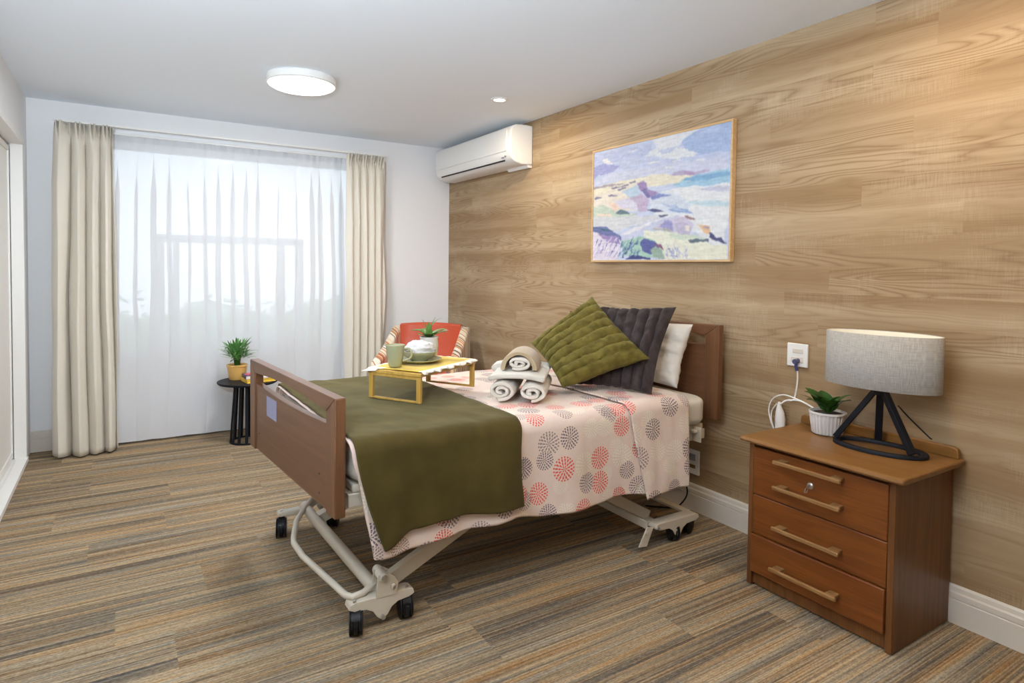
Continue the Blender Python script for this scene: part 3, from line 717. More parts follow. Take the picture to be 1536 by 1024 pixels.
# top with rounded nosing and rear upstand
bm = bmesh.new()
sec = [(-.470, .617), (-.468, .6225), (-.462, .627), (-.450, .629), (-.016, .629), (-.016, .607), (-.450, .607), (-.462, .608), (-.468, .6115)]
prism(bm, sec, lambda u, v, t: (u, t, v), 1.040, 1.688); finish('chest_top', bm, M['top_wood'], ns, bevel=.006, seg=3)
bm = bmesh.new(); prism(bm, [(1.055, .629), (1.055, .650), (1.060, .664), (1.075, .671), (1.67, .671), (1.685, .664), (1.69, .650), (1.69, .629)], lambda u, v, t: (t, u, v), -.040, -.018)
finish('upstand', bm, M['top_wood'], ns, bevel=.004, seg=3)
def handle(z, y0=1.250, y1=1.525, parent=None, x=X0):
    bm = bmesh.new()
    box(bm, x-.046, x-.034, y0, y1, z-.007, z+.008)
    for y in (y0+.008, y1-.046): 
        vs = box(bm, x-.036, x+.004, y, y+.038, z-.006, z+.008)
    return finish('handle', bm, M['handle_wood'], parent, bevel=.003, seg=2)
for i, (z0, z1, px) in enumerate(((.3905, .588, 0), (.2265, .3875, 0), (.066, .2235, -.010))):
    bm = bmesh.new(); box(bm, X0-.002+px, X0+.016+px, Ya+.0235, Yb-.0235, z0, z1); box(bm, X0+.016+px, X1-.05, Ya+.03, Yb-.03, z0+.01, z1-.02)
    d = finish('drawer', bm, M['teak'], ns, bevel=.003)
    for zc in ((.560, .457) if i == 0 else (.2935,) if i == 1 else (.131,)): handle(zc, parent=d, x=X0-.002+px)
    if i == 0:
        bm = bmesh.new(); r = bmesh.new()
        def xl(pr, n=24):
            rings = [[bm.verts.new((X0-.002-h, 1.389+rad*cos(2*pi*k/n), .498+rad*sin(2*pi*k/n))) for k in range(n)] for rad, h in pr]
            for A, B in zip(rings[:-1], rings[1:]):
                for k in range(n): bm.faces.new((A[k], A[(k+1) % n], B[(k+1) % n], B[k]))
            bm.faces.new(rings[-1])
        xl([(.013, 0), (.013, .003), (.010, .006), (.006, .0065)]); r.free()
        box(bm, X0-.026, X0-.008, 1.388, 1.390, .494, .502)
        tube(bm, [(X0-.030, 1.389+.002, .490+0)]+[(X0-.026-.010*sin(a), 1.3915+.002*cos(a), .484-.011*cos(a)) for a in np.linspace(.4, 5.9, 14)], .0013, 6)
        relabel(finish('key_lock', bm, M['steel'], d, smooth=40), 'chrome lock with key')
for x in (X0+.03, X1-.03):
    for y in (Ya+.012, Yb-.012):
        fb = bmesh.new(); box(fb, x-.012, x+.012, y-.009, y+.009, 0, .005); finish('glide', fb, M['black'], ns, smooth=0)

# ------------------------------------------------------------------ TABLE LAMP
lp = thing('table_lamp', 'table lamp with oval grey linen shade and black angular tripod base', 'table lamp', (-.165, 1.278, .6298), radians(6))
bm = bmesh.new(); a, b = .098, .170
out = [(a*cos(t), b*sin(t)) for t in np.linspace(0, 2*pi, 64, endpoint=False)]
rings = []
for (sc, z) in ((1.0, 0), (1.0, .010), (.985, .014), (.87, .014), (.855, .010), (.855, 0)):
    k = (1-sc)*b
    rings.append([bm.verts.new(((a-k)*cos(t), (b-k)*sin(t), z)) for t in np.linspace(0, 2*pi, 64, endpoint=False)])
for i in range(6):
    A, B = rings[i], rings[(i+1) % 6]
    for k in range(64): bm.faces.new((A[k], A[(k+1) % 64], B[(k+1) % 64], B[k]))
finish('base_ring', bm, M['black'], lp, smooth=40)
def lleg(p):
    bm = bmesh.new(); q = Vector(p); top = Vector((q.x*.10, q.y*.10, .232)); bar(bm, q+Vector((0, 0, .016)), top, .026, .020, up=(0, 0, 1)); return finish('leg', bm, M['black'], lp, bevel=.002)
lleg((-.02, .155, .004)); lleg((-.052, -.135, .004)); lleg((.083, .035, .004))
bm = bmesh.new(); lathe(bm, [(0, .214), (.024, .214), (.026, .222), (.026, .232), (.012, .236), (.012, .262), (.018, .264), (.018, .305), (0, .305)], n=24); finish('lamp_holder', bm, M['black'], lp)
bm = bmesh.new(); sa, sb = .112, .207
prof = [(0, .247), (0, .452), (-.002, .4540), (-.004, .452), (-.004, .247), (-.002, .2455)]
rings = [[bm.verts.new(((sa+dk)*cos(t), (sb+dk)*sin(t), z)) for t in np.linspace(0, 2*pi, 96, endpoint=False)] for dk, z in prof]
for i in range(6):
    A, B = rings[i], rings[(i+1) % 6]
    for k in range(96): bm.faces.new((A[k], A[(k+1) % 96], B[(k+1) % 96], B[k])).material_index = 1 if i in (3,) else 0
finish('lamp_shade', bm, [M['shade'], M['shade_in']], lp, smooth=60)
bm = bmesh.new()
for t_ in (0, pi/2, pi, 3*pi/2): bar(bm, (.015*cos(t_), .015*sin(t_), .300), ((sa-.003)*cos(t_), (sb-.003)*sin(t_), .300 if 0 else .33), .004, .004)
lathe(bm, [(0, .296), (.02, .296), (.02, .304), (0, .304)], n=20); finish('shade_carrier', bm, M['steel'], lp)
bm = bmesh.new(); lathe(bm, [(0, .305), (.014, .305), (.016, .32), (.028, .345), (.030, .365), (.022, .385), (0, .394)], n=24); finish('bulb', bm, M['ceramic'], lp)

# ------------------------------------------------------------------ PLANTS
def leaf(bm, base, az, L, W, lift, droop, n=8, m=4, cup=.25, mat=0, tipp=1.2, tw=0.0):
    base = Vector(base); d = Vector((cos(az), sin(az), 0)); s = Vector((-sin(az), cos(az), 0)); V = []
    p = base.copy(); ang = lift
    for i in range(n+1):
        t = i/n; wv = W*(sin(pi*min(1, t**.75*.97+.03))**.8)*(1 if i < n else .02)
        row = []
        for j in range(m+1):
            q = (j/m-.5)*2
            nn = Vector((0, 0, 1))*cos(ang)-d*sin(ang)
            row.append(bm.verts.new(p+s*(wv*q*cos(tw*t))+nn*(cup*wv*abs(q)**1.4)+nn*(wv*q*sin(tw*t))))
        V.append(row); p = p+(d*cos(ang)+Vector((0, 0, 1))*sin(ang))*(L/n); ang -= droop/n
    for i in range(n):
        for j in range(m): bm.faces.new((V[i][j], V[i+1][j], V[i+1][j+1], V[i][j+1])).material_index = mat

# broad-leaf plant in ribbed white pot
p1 = thing('potted_plant', 'dark green broad-leaved plant in a ribbed white pot on the bedside chest', 'potted plant', (-.118, 1.516, .6295)); p1.scale = (.85, .85, .92)
bm = bmesh.new(); lathe(bm, [(0, 0), (.062, 0), (.070, .006), (.080, .080), (.083, .094), (.086, .096), (.086, .104), (.079, .105), (.074, .098), (.066, .090), (0, .090)], n=224,
      rmod=lambda a, z: 1+(.050*abs(sin(a*14))-.02)*(1 if .004 < z < .082 else 0)); finish('pot', bm, M['ceramic'], p1, smooth=50)
bm = bmesh.new(); lathe(bm, [(0, .096), (.04, .097), (.0755, .094), (.0755, .088), (0, .088)], n=40); finish('soil', bm, M['soil'], p1)
bm = bmesh.new(); rr = random.Random(4)
for i, (az, L, W, lift, dr_) in enumerate([(a_, l_*1.04, w_*1.35, li_+.42, d_*.95) for a_, l_, w_, li_, d_ in [(2.0, .135, .036, .75, 1.1), (2.7, .12, .034, .5, .9), (-2.6, .13, .036, .7, 1.2), (-1.7, .14, .034, .55, .9), (-1.1, .13, .032, .75, .9), (.9, .12, .03, .8, 1.0),
                          (1.5, .15, .034, .55, .7), (-2.1, .10, .034, 1.0, 1.6), (3.1, .11, .03, 1.0, 1.3), (-.5, .10, .03, .9, 1.2), (1.8, .09, .026, 1.2, 1.3), (-1.5, .10, .026, 1.15, 1.2), (0.2, .08, .026, .9, 1.0)]]):
    leaf(bm, (.012*cos(az), .012*sin(az), .098), az, L, W, lift, dr_, 9, 4, .22)
leaf(bm, (.01, .03, .10), 1.75, .15, .006, .85, 1.0, 8, 2, .3)
o = finish('leaves', bm, M['leaf_dark'], p1, smooth=80)

# bushy plant in mustard pot on side table
TX, TY, TZ = -1.865, 4.965, .455
p2 = thing('potted_plant', 'bushy green plant in a mustard pot on the black side table', 'potted plant', (-1.925, 5.055, TZ))
bm = bmesh.new(); lathe(bm, [(0, 0), (.052, 0), (.058, .01), (.067, .075), (.071, .098), (.075, .100), (.075, .112), (.068, .113), (.064, .104), (.062, .095), (0, .095)], n=48); finish('pot', bm, M['pot_yellow'], p2, smooth=50)
bm = bmesh.new(); lathe(bm, [(0, .103), (.04, .104), (.0635, .100), (.0635, .094), (0, .094)], n=40); finish('soil', bm, M['soil'], p2)
bm = bmesh.new()
for i in range(7):
    a = i*.9; tube(bm, [(.012*cos(a), .012*sin(a), .10), (.022*cos(a), .022*sin(a), .16), (.05*cos(a), .05*sin(a), .21)], [.007, .006, .004], 7)
finish('stems', bm, M['leaf_dark'], p2)
bm = bmesh.new(); rr = random.Random(12)
for i in range(150):
    az = rr.uniform(0, 2*pi); r0 = rr.uniform(.0, .075); z = rr.uniform(.15, .25)
    leaf(bm, (r0*cos(az), r0*sin(az), z), az+rr.uniform(-.7, .7), rr.uniform(.05, .105), rr.uniform(.006, .011), rr.uniform(.0, 1.3), rr.uniform(-.3, .9), 5, 2, .25)
finish('leaves', bm, M['leaf_bright'], p2, smooth=80)

# ------------------------------------------------------------------ BLACK SIDE TABLE
st = thing('side_table', 'round black side table with slatted flared base in front of the sheer curtain', 'side table', (TX, TY, 0))
bm = bmesh.new(); lathe(bm, [(0, TZ-.018), (.200, TZ-.018), (.208, TZ-.012), (.210, TZ-.004), (.207, TZ), (0, TZ)], n=72); finish('tabletop', bm, M['black'], st)
bm = bmesh.new(); lathe(bm, [(.112, 0), (.128, 0), (.128, .012), (.112, .012), (.112, 0)], n=64); finish('base_ring', bm, M['black'], st)
for i in range(14):
    a = 2*pi*i/14; bm = bmesh.new(); rt, rb = .092, .121
    bar(bm, (rb*cos(a), rb*sin(a), .010), (rt*cos(a), rt*sin(a), TZ-.017), .022, .006, up=(cos(a), sin(a), 0)); finish('slat', bm, M['black'], st, bevel=.001)
def book(lab, mc, mp, cx, cy, z, L, W, Hh, rz):
    t = thing('book', lab, 'book', (cx, cy, z), rz, 'books on the black side table')
    bm = bmesh.new(); box(bm, -L/2, L/2, -W/2, W/2, 0, .003); box(bm, -L/2, L/2, -W/2, W/2, Hh-.003, Hh); box(bm, -L/2, -L/2+.003, -W/2, W/2, .003, Hh-.003); finish('cover', bm, mc, t, bevel=.001)
    bm = bmesh.new(); box(bm, -L/2+.003, L/2-.005, -W/2+.004, W/2-.004, .003, Hh-.003); finish('pages', bm, mp, t, smooth=0)
    return t
book('thick yellow book lying lowest on the black side table', M['book_yellow'], M['book_yellow'], -1.800, 4.905, TZ, .205, .145, .026, radians(8))
book('white-paged book with dark cover on top of the yellow book', M['book_blue'], M['book_white'], -1.805, 4.920, TZ+.026, .19, .14, .026, radians(2))
bm = bmesh.new()
grid(bm, 14, 14, lambda u, v: (-1.850+(u-.5)*.07+.01*sin(v*5), 4.895+(v-.5)*.05, TZ+.055+.012*sin(u*7+v*3)*sin(v*pi)*sin(u*pi)+.008*sin(pi*u)))
o = finish('folded_cloth', bm, M['pink_red'], smooth=80); sm = o.modifiers.new('s', 'SOLIDIFY'); sm.thickness = .006
tag(o, 'small crumpled pink-red cloth lying on the dark-covered book', 'cloth')

# ------------------------------------------------------------------ ARMCHAIR
ch = thing('armchair', 'orange vinyl tub armchair with striped arms in the corner behind the bed', 'armchair', (-.575, 4.68, 0), radians(-38)); ch.scale = (1, 1, .955)
# local: faces -Y, width X
W2, DP = .335, .33
def arm(side):
    bm = bmesh.new(); x0, x1 = (side*(W2-.075), side*W2)
    pts = [(-DP, .08), (-DP, .585), (-DP+.025, .615), (-.16, .655), (0, .715), (.14, .785), (.24, .835), (.30, .845), (.33, .83), (.36, .08)]
    prism(bm, pts, lambda u, v, t: (t, u, v), min(x0, x1), max(x0, x1)); return finish('arm', bm, M['stripes'], ch, bevel=.022, seg=4)
arm(-1); arm(1)
bm = bmesh.new()
prism(bm, [(.26, .10), (.275, .50), (.30, .84), (.315, .856), (.345, .85), (.365, .83), (.375, .10)], lambda u, v, t: (t, u, v), -W2+.06, W2-.06); finish('back_shell', bm, M['stripes'], ch, bevel=.012, seg=3)
bm = bmesh.new()
def bk(u, v):
    x = (u-.5)*2; z = .40+.455*v
    return (x*(W2-.072), .235+.05*v-.02*sin(pi*u)*(1-v)-.045*(abs(x)**3)+.014*sin(pi*v), z)
grid(bm, 24, 14, bk); grid(bm, 24, 14, lambda u, v: (bk(u, v)[0], .29+.02*v, bk(u, v)[2]))
# top strip closing the cushion
grid(bm, 24, 4, lambda u, v: (bk(u, 1)[0], bk(u, 1)[1]*(1-v)+.325*v, .855+.012*sin(pi*v)+.012*sin(pi*u)*sin(pi*v)))
relabel(finish('backrest', bm, M['orange'], ch, smooth=60), 'orange vinyl backrest')
bm = bmesh.new(); box(bm, -W2+.078, W2-.078, -DP-.02, .26, .34, .455); relabel(finish('seat', bm, M['orange'], ch, bevel=.03, seg=4), 'orange vinyl seat')
bm = bmesh.new(); box(bm, -W2+.07, W2-.07, -DP+.01, .30, .12, .345); finish('seat_base', bm, M['stripes'], ch, bevel=.01)
for sx_ in (-1, 1):
    for y in (-.27, .30):
        bm = bmesh.new(); tube(bm, [(sx_*.29, y, .10), (sx_*.29, y, 0)], [.02, .014], 12); finish('leg', bm, M['teak_side'], ch)

# ------------------------------------------------------------------ HOSPITAL BED
bed = thing('adjustable_bed', 'adjustable care bed with brown timber ends and cream metal base on casters', 'bed', (0, 0, 0))
BY0, BY1 = 2.085, 3.245
def bed_end(name, near, ang, width, z0, z1, thick, label, flip=1, sticker=False):
    # origin: inner face near bottom corner; local +Y runs across the bed, -X*flip is outwards
    e = bpy.data.objects.new(name, None); C.objects.link(e); e.parent = bed; e.location = (near[0], near[1], 0); e.rotation_euler = (0, 0, ang)
    e['label'] = label
    h = z1-z0; pw = .085; x0, x1 = (-thick, 0) if flip > 0 else (0, thick)
    N = 24
    # slot between the curved rail and the curved panel
    up = lambda t: z1-.057+.020*sin(pi*t)
    lo = lambda t: z1-.103-.014*sin(pi*t)
    ys = [pw+(width-2*pw)*i/N for i in range(N+1)]
    bm = bmesh.new(); prism(bm, [(0, z1)]+[(width, z1)]+[(width-pw, up(1)) for _ in (0,)]+[(y, up(1-i/N)) for i, y in list(enumerate(reversed(ys)))[1:]], lambda u, v, t: (t, u, v), x0, x1)
    finish('top_rail', bm, M['bed_wood'], e, bevel=.003)
    for k in (0, 1):
        bm = bmesh.new(); a, b = (0, pw) if k == 0 else (width, width-pw)
        prism(bm, [(a, z0), (b, z0), (b, up(0)), (a, z1)], lambda u, v, t: (t, u, v), x0, x1); finish('post', bm, M['bed_wood_v'], e, bevel=.004)
    bm = bmesh.new(); q = [(ys[0], z0+.004)]+[(ys[-1], z0+.004)]+[(y, lo(1-i/N)) for i, y in enumerate(reversed(ys))]
    xa, xb = x0+.006, x1-.006
    prism(bm, q, lambda u, v, t: (t, u, v), xa, xb); pn = finish('panel', bm, M['bed_wood'], e, bevel=.002)
    if sticker:
        pts = [(.905, .650), (.785, .650), (.785, .738), (.905, .738)]
        bm = bmesh.new(); box(bm, xa-.0015, xa+.0005, .69, .835, z0+.195, z0+.283); relabel(finish('sticker', bm, M['stick'], e, smooth=0), 'pale blue-grey rectangular sticker')
        bm = bmesh.new()
        bm.free()
        for y, z in ((.165, z0+.115), (.165, z0+.045), (.96, z0+.085)):
            bm = bmesh.new(); tube(bm, [(xa-.001, y, z), (xa+.002, y, z)], .004, 10)
            relabel(finish('screw_hole', bm, M['dark_hole'], e), 'dark screw hole')
    return e
bed_end('footboard', (-2.012, 2.10), radians(4.6), 1.10, .450, .866, .040, 'brown timber footboard', 1, True)
bed_end('headboard', (-.066, 2.108), radians(2.8), 1.17, .553, 1.040, .036, 'brown timber headboard', 1)
# deck frame below mattress
bm = bmesh.new()
for y in (BY0+.06, BY1-.06): box(bm, -1.995, -.17, y-.02, y+.02, .47, .52)
for x in (-1.97, -1.4, -.8, -.2): box(bm, x-.02, x+.02, BY0+.08, BY1-.08, .47, .515)
finish('deck_frame', bm, M['cream_metal'], bed, bevel=.004)
bm = bmesh.new(); box(bm, -1.98, -.185, BY0+.04, BY1-.04, .52, .55); finish('mattress_platform', bm, M['cream_metal'], bed, bevel=.006)
bm = bmesh.new()
bar(bm, (-.255, 2.10, .545), (-.255, 2.10, .47), .05, .008, up=(1, 0, 0)); box(bm, -.285, -.225, 2.095, 2.13, .515, .53)
finish('corner_bracket', bm, M['cream_metal'], bed, bevel=.003)
# motor and beam glimpsed behind the footboard
bm = bmesh.new(); tube(bm, [(-1.93, 2.30, .50), (-1.90, 2.42, .50), (-1.7, 2.7, .46)], .032, 16); finish('actuator', bm, M['cream_metal'], bed, smooth=50)
bm = bmesh.new(); bar(bm, (-1.96, 2.62, .44), (-1.96, 2.32, .44), .05, .05); bar(bm, (-1.86, 2.35, .36), (-1.5, 2.35, .46), .05, .04); finish('cross_beam', bm, M['cream_metal'], bed, bevel=.004)
# rounded bracket plates carrying caster pairs, foot end
def plate_beam(y, x0, x1, w, name='caster_bracket', drop=True, zt=.124):
    bm = bmesh.new()
    top = [(x0, zt-.022), (x0+.004, zt-.006), (x0+.02, zt), (x1-.02, zt), (x1-.004, zt-.006), (x1, zt-.022)]
    xm = (x0+x1)/2
    bot = [(x1-.02, zt-.032), (xm+.060, zt-.036), (xm+.036, zt-.050), (xm+.020, zt-.074), (xm+.008, zt-.084), (xm-.008, zt-.084), (xm-.020, zt-.074), (xm-.036, zt-.050), (xm-.060, zt-.036), (x0+.02, zt-.032)] if drop else [(x1-.02, zt-.036), (x0+.02, zt-.036)]
    prism(bm, top+bot, lambda u, v, t: (u, t, v), y-w/2, y-w/2+.006)
    prism(bm, top+[(x1-.01, zt-.03), (x0+.01, zt-.03)], lambda u, v, t: (u, t, v), y-w/2+.006, y+w/2)
    return finish(name, bm, M['cream_metal'], bed, smooth=30, bevel=.002)
def caster(x, y, rz, parent=bed, r=.047, z=0):
    c = bmesh.new()
    # hooded housing
    prism(c, [(r*1.02*cos(a), r+r*1.02*sin(a)) for a in np.linspace(-.35, pi+.35, 20)]+[(-r*.2, r*.85), (r*.2, r*.85)], lambda u, v, t: (u, t, v), -.016, -.011)
    prism(c, [(r*1.02*cos(a), r+r*1.02*sin(a)) for a in np.linspace(-.35, pi+.35, 20)]+[(-r*.2, r*.85), (r*.2, r*.85)], lambda u, v, t: (u, t, v), .011, .016)
    for i in range(19):
        a0 = .5+i*(pi-1.0)/19; a1 = a0+(pi-1.0)/19
        prism(c, [(r*1.00*cos(a0), r+r*1.00*sin(a0)), (r*1.08*cos(a0), r+r*1.08*sin(a0)), (r*1.08*cos(a1), r+r*1.08*sin(a1)), (r*1.00*cos(a1), r+r*1.00*sin(a1))], lambda u, v, t: (u, t, v), -.016, .016)
    tube(c, [(0, 0, 2*r+.001), (0, 0, 2*r+.014)], .013, 14)
    h = finish('caster', c, M['rubber'], parent, smooth=40); h.location = (x, y, z); h.rotation_euler = (0, 0, rz)
    w = bmesh.new()
    for (ya_, yb_) in ((-.024, -.017), (.017, .024), (-.010, .010)):
        n = 28; R_ = r if abs(ya_) > .011 else r*.96
        rings = [[w.verts.new((R_*k*cos(2*pi*i/n), yv, r+R_*k*sin(2*pi*i/n))) for i in range(n)] for k, yv in ((.55, ya_), (.93, ya_), (1, ya_+.002), (1, yb_-.002), (.93, yb_), (.55, yb_))]
        for A, B in zip(rings[:-1], rings[1:]):
            for i in range(n): w.faces.new((A[i], A[(i+1) % n], B[(i+1) % n], B[i]))
        w.faces.new(rings[0]); w.faces.new(rings[-1])
    tube(w, [(0, -.020, r), (0, .020, r)], .008, 12)
    finish('wheel', w, M['rubber'], h, smooth=40)
    return h
FY, FF = 2.155, 3.115
plate_beam(FY, -1.990, -1.742, .052)
bm = bmesh.new(); bar(bm, (-2.03, FF, .118), (-1.90, FF, .118), .05, .022); bar(bm, (-1.905, FF, .118), (-1.83, FF, .165), .05, .03); bar(bm, (-1.84, FF, .118), (-1.70, FF, .118), .05, .022)
finish('caster_bracket', bm, M['cream_metal'], bed, bevel=.006)
caster(-1.958, FY-.006, radians(70)); caster(-1.765, FY+.01, radians(80)); caster(-2.012, FF, radians(75)); caster(-1.76, FF, radians(60))
def bolt(a, b, r, n=6):
    bm = bmesh.new(); tube(bm, [a, b], r, n); return finish('bolt', bm, M['steel'], bed, smooth=30)
for x in (-1.968, -1.768): bolt((x, FY-.018, .122), (x, FY-.018, .130), .007)
bolt((-1.866, FY-.020, .048), (-1.866, FY-.036, .048), .009, 10); bolt((-2.012, FF, .128), (-2.012, FF, .134), .007)
bolt((-1.862, FY-.032, .190), (-1.862, FY-.040, .190), .011, 8); bolt((-1.826, FY-.036, .150), (-1.826, FY-.042, .150), .007, 8)
# big cross tube, clevis, scissor legs
bm = bmesh.new(); tube(bm, [(-1.880, FY+.02, .135), (-1.905, FF-.15, .135), (-1.905, FF-.01, .135)], .024, 18); finish('cross_tube', bm, M['cream_metal'], bed, smooth=50)
bm = bmesh.new()
for dy in (-.028, .022):
    prism(bm, [(-1.892, .118), (-1.812, .118), (-1.806, .160), (-1.822, .188), (-1.852, .208), (-1.884, .200)], lambda u, v, t: (u, t, v), FY+dy, FY+dy+.006)
tube(bm, [(-1.862, FY-.034, .190), (-1.862, FY+.05, .190)], .018, 16); tube(bm, [(-1.826, FY-.036, .150), (-1.826, FY+.04, .150)], .010, 12)
finish('pivot_clevis', bm, M['cream_metal'], bed, smooth=35, bevel=.001)
for y in (FY+.012, FF-.03):
    bm = bmesh.new(); bar(bm, (-1.845, y, .150), (-1.15, y+.01, .465), .030, .058); finish('lift_arm', bm, M['cream_metal'], bed, bevel=.004)
bm = bmesh.new(); bar(bm, (-1.895, FF-.19, .13), (-1.60, FF-.19, .245), .05, .045); finish('cross_brace', bm, M['cream_metal'], bed, bevel=.003)
bm = bmesh.new()
tube(bm, [(-1.838, 2.20, .175), (-1.87, 2.19, .15), (-1.925, 2.165, .135), (-1.968, 2.160, .132), (-1.985, 2.185, .132), (-2.030, 2.475, .135), (-2.045, 2.56, .137), (-2.048, 2.70, .138), (-2.035, 2.76, .14), (-1.990, 2.91, .145), (-1.93, 3.02, .15), (-1.875, 3.09, .165)], .0125, 12)
finish('pedal_bar', bm, M['cream_metal'], bed, smooth=50)
# head base
HY = 2.115
plate_beam(HY, -.535, -.245, .06, zt=.118)
caster(-.385, HY+.01, radians(60)); caster(-.262, HY+.035, radians(20)); caster(-.40, FF, radians(30)); caster(-.28, FF, radians(60))
bm = bmesh.new(); bar(bm, (-.54, FF, .105), (-.24, FF, .105), .05, .025); finish('caster_bracket', bm, M['cream_metal'], bed, bevel=.004)
bm = bmesh.new(); bar(bm, (-.520, HY+.02, .112), (-.520, FF, .112), .055, .014); bar(bm, (-.545, HY+.02, .098), (-.545, FF, .098), .010, .036); bar(bm, (-.275, HY+.02, .112), (-.275, FF, .112), .04, .014); finish('base_rails', bm, M['cream_metal'], bed, bevel=.002)
bm = bmesh.new(); prism(bm, [(-.635, .028), (-.585, .022), (-.545, .105), (-.585, .112)], lambda u, v, t: (u, t, v), HY-.02, HY-.012); tube(bm, [(-.585, HY-.026, .088), (-.585, HY-.01, .088)], .010, 12); finish('brake_tab', bm, M['cream_metal'], bed, bevel=.002)
bolt((-.39, HY-.036, .046), (-.39, HY-.028, .046), .009, 10); bolt((-.525, HY-.038, .100), (-.525, HY-.028, .100), .008, 10)
for y in (HY+.07, FF-.03):
    bm = bmesh.new(); bar(bm, (-.50, y, .125), (-1.10, y, .465), .03, .05); finish('lift_arm', bm, M['cream_metal'], bed, bevel=.004)

# mattress (rounded box with fitted sheet)
def rounded_slab(bm, x0, x1, y0, y1, z0, z1, rc, re, wr=.0, nper=10, edgeN=30):
    # perimeter of a rounded rectangle, lofted over a side profile
    per = []
    for cx, cy, a0 in ((x1-rc, y1-rc, 0), (x0+rc, y1-rc, pi/2), (x0+rc, y0+rc, pi), (x1-rc, y0+rc, 3*pi/2)):
        for i in range(nper+1): a = a0+pi/2*i/nper; per.append((cx, cy, cos(a), sin(a)))
    P = []
    for i in range(len(per)):
        a, b = per[i], per[(i+1) % len(per)]; P.append(a)
        pa = Vector((a[0]+rc*a[2], a[1]+rc*a[3])); pb = Vector((b[0]+rc*b[2], b[1]+rc*b[3]))
        if (pb-pa).length > .1:
            for k in range(1, edgeN): t = k/edgeN; P.append((a[0]+(b[0]-a[0])*t, a[1]+(b[1]-a[1])*t, a[2], a[3]))
    prof = [(-.06, z0)]+[(-re+re*cos(a), z0+re+re*sin(a)) for a in np.linspace(-pi/2, 0, 5)]+[(-re+re*cos(a), z1-re+re*sin(a)) for a in np.linspace(0, pi/2, 8)]+[(-.12, z1+.004)]
    rings = []
    for off, z in prof:
        ring = []
        for i, (cx, cy, c, s) in enumerate(P):
            x = cx+(rc+off)*c; y = cy+(rc+off)*s; w_ = wr*fbm(x*7, y*7, z*9) if off > -.05 else 0
            ring.append(bm.verts.new((x+w_*c, y+w_*s, z+w_*.3)))
        rings.append(ring)
    n = len(P)
    for A, B in zip(rings[:-1], rings[1:]):
        for k in range(n): bm.faces.new((A[k], A[(k+1) % n], B[(k+1) % n], B[k]))
    bm.faces.new(rings[0][::-1]); bm.faces.new(rings[-1])
bm = bmesh.new(); rounded_slab(bm, -1.985, -.176, BY0, BY1, .5525, .688, .09, .035, .008)
tag(finish('mattress', bm, M['sheet'], smooth=50), 'mattress in cream fitted sheet showing below the pillow at the headboard', 'mattress')

# draped textiles ------------------------------------------------------------
ZT = .695
def drape(name, x0, x1, off, hem_n, hem_f, mat, thick, nu, nv, seed, ripple=.016, x0f=None, x1f=None, uvoff=(0, 0), parent=None, top_wr=.001, foot_in=0.0):
    """x0f/x1f(v) may skew the ends; v runs from far hem over the top to near hem"""
    yn, yf = BY0-.012-off, BY1+.012+off; r = .055; zt = ZT+off
    Ltop = yf-yn-2*r; q = r*pi/2
    def fn(u, v, uvonly=False):
        xx0 = x0f(v) if x0f else x0; xx1 = x1f(v) if x1f else x1
        x = xx0+(xx1-xx0)*u; hf = zt-r-hem_f(x); hn = zt-r-hem_n(x); total = hf+q+Ltop+q+hn
        # use a v mapping fixed to sections so the fold stays over the edge
        sec = (0, .16, .21, .59, .66, 1.0)
        if v < sec[1]: s = (v/sec[1])*hf; y = yf; z = hem_f(x)+s; nrm = (0, 1, 0); dep = 1-v/sec[1]
        elif v < sec[2]: a = (v-sec[1])/(sec[2]-sec[1])*pi/2; y = yf-r+r*cos(a); z = zt-r+r*sin(a); s = hf+r*a; nrm = (0, cos(a), sin(a)); dep = 0
        elif v < sec[3]: t = (v-sec[2])/(sec[3]-sec[2]); y = yf-r-Ltop*t; z = zt; s = hf+q+Ltop*t; nrm = (0, 0, 1); dep = 0
        elif v < sec[4]: a = (v-sec[3])/(sec[4]-sec[3])*pi/2; y = yn+r-r*sin(a); z = zt-r+r*cos(a); s = hf+q+Ltop+r*a; nrm = (0, -sin(a), cos(a)); dep = 0
        else: t = (v-sec[4])/(1-sec[4]); y = yn; z = zt-r-hn*t; s = hf+q+Ltop+q+hn*t; nrm = (0, -1, 0); dep = t
        if uvonly: return (x+uvoff[0], s+uvoff[1])
        w = .0045*fbm(x*4.0, y*4.0, z*4.0)+.002*fbm(x*15, y*15, z*2)+top_wr*abs(fbm(x*3.1, y*3.1, seed+z*2))
        if dep > 0:
            sgn = -1 if nrm[1] < 0 else 1
            w2 = ripple*dep**.8*(sin(x*13+2+1.2*sin(x*5))*.6+fbm(x*4.5, dep*.8, 9)*1.2)+.012*dep
            y += sgn*max(w2, -.010)
        return (x+foot_in*dep*(1-u)**3, y+nrm[1]*w, z+nrm[2]*w)
    bm = bmesh.new(); uvl = bm.loops.layers.uv.new('UVMap')
    grid(bm, nu, nv, fn, 0, uvl, lambda a, b: fn(a, b, True))
    o = finish(name, bm, mat, parent, smooth=80)
    s = o.modifiers.new('solid', 'SOLIDIFY'); s.thickness = thick; s.offset = -1
    s.use_rim = True
    return o
sm = lambda a, b, t: a+(b-a)*max(0, min(1, t))
def hem_duvet(x):
    K = [(-2.0, .318), (-1.90, .300), (-1.72, .312), (-1.52, .330), (-1.36, .335), (-1.2, .305), (-1.05, .300), (-.9, .302), (-.75, .310), (-.62, .300), (-.3, .30)]
    for (a, p), (b, q_) in zip(K[:-1], K[1:]):
        if x <= b: t = max(0, (x-a)/(b-a)); t = t*t*(3-2*t); return p+(q_-p)*t
    return K[-1][1]
duvet = drape('duvet_cover', -1.955, -.62, .012, hem_duvet, lambda x: .36, M['burst'], .010, 150, 120, 2.0, .016, x0f=lambda v: -1.994+.055*max(0, (v-.66)/.34)**1.0, foot_in=.01)
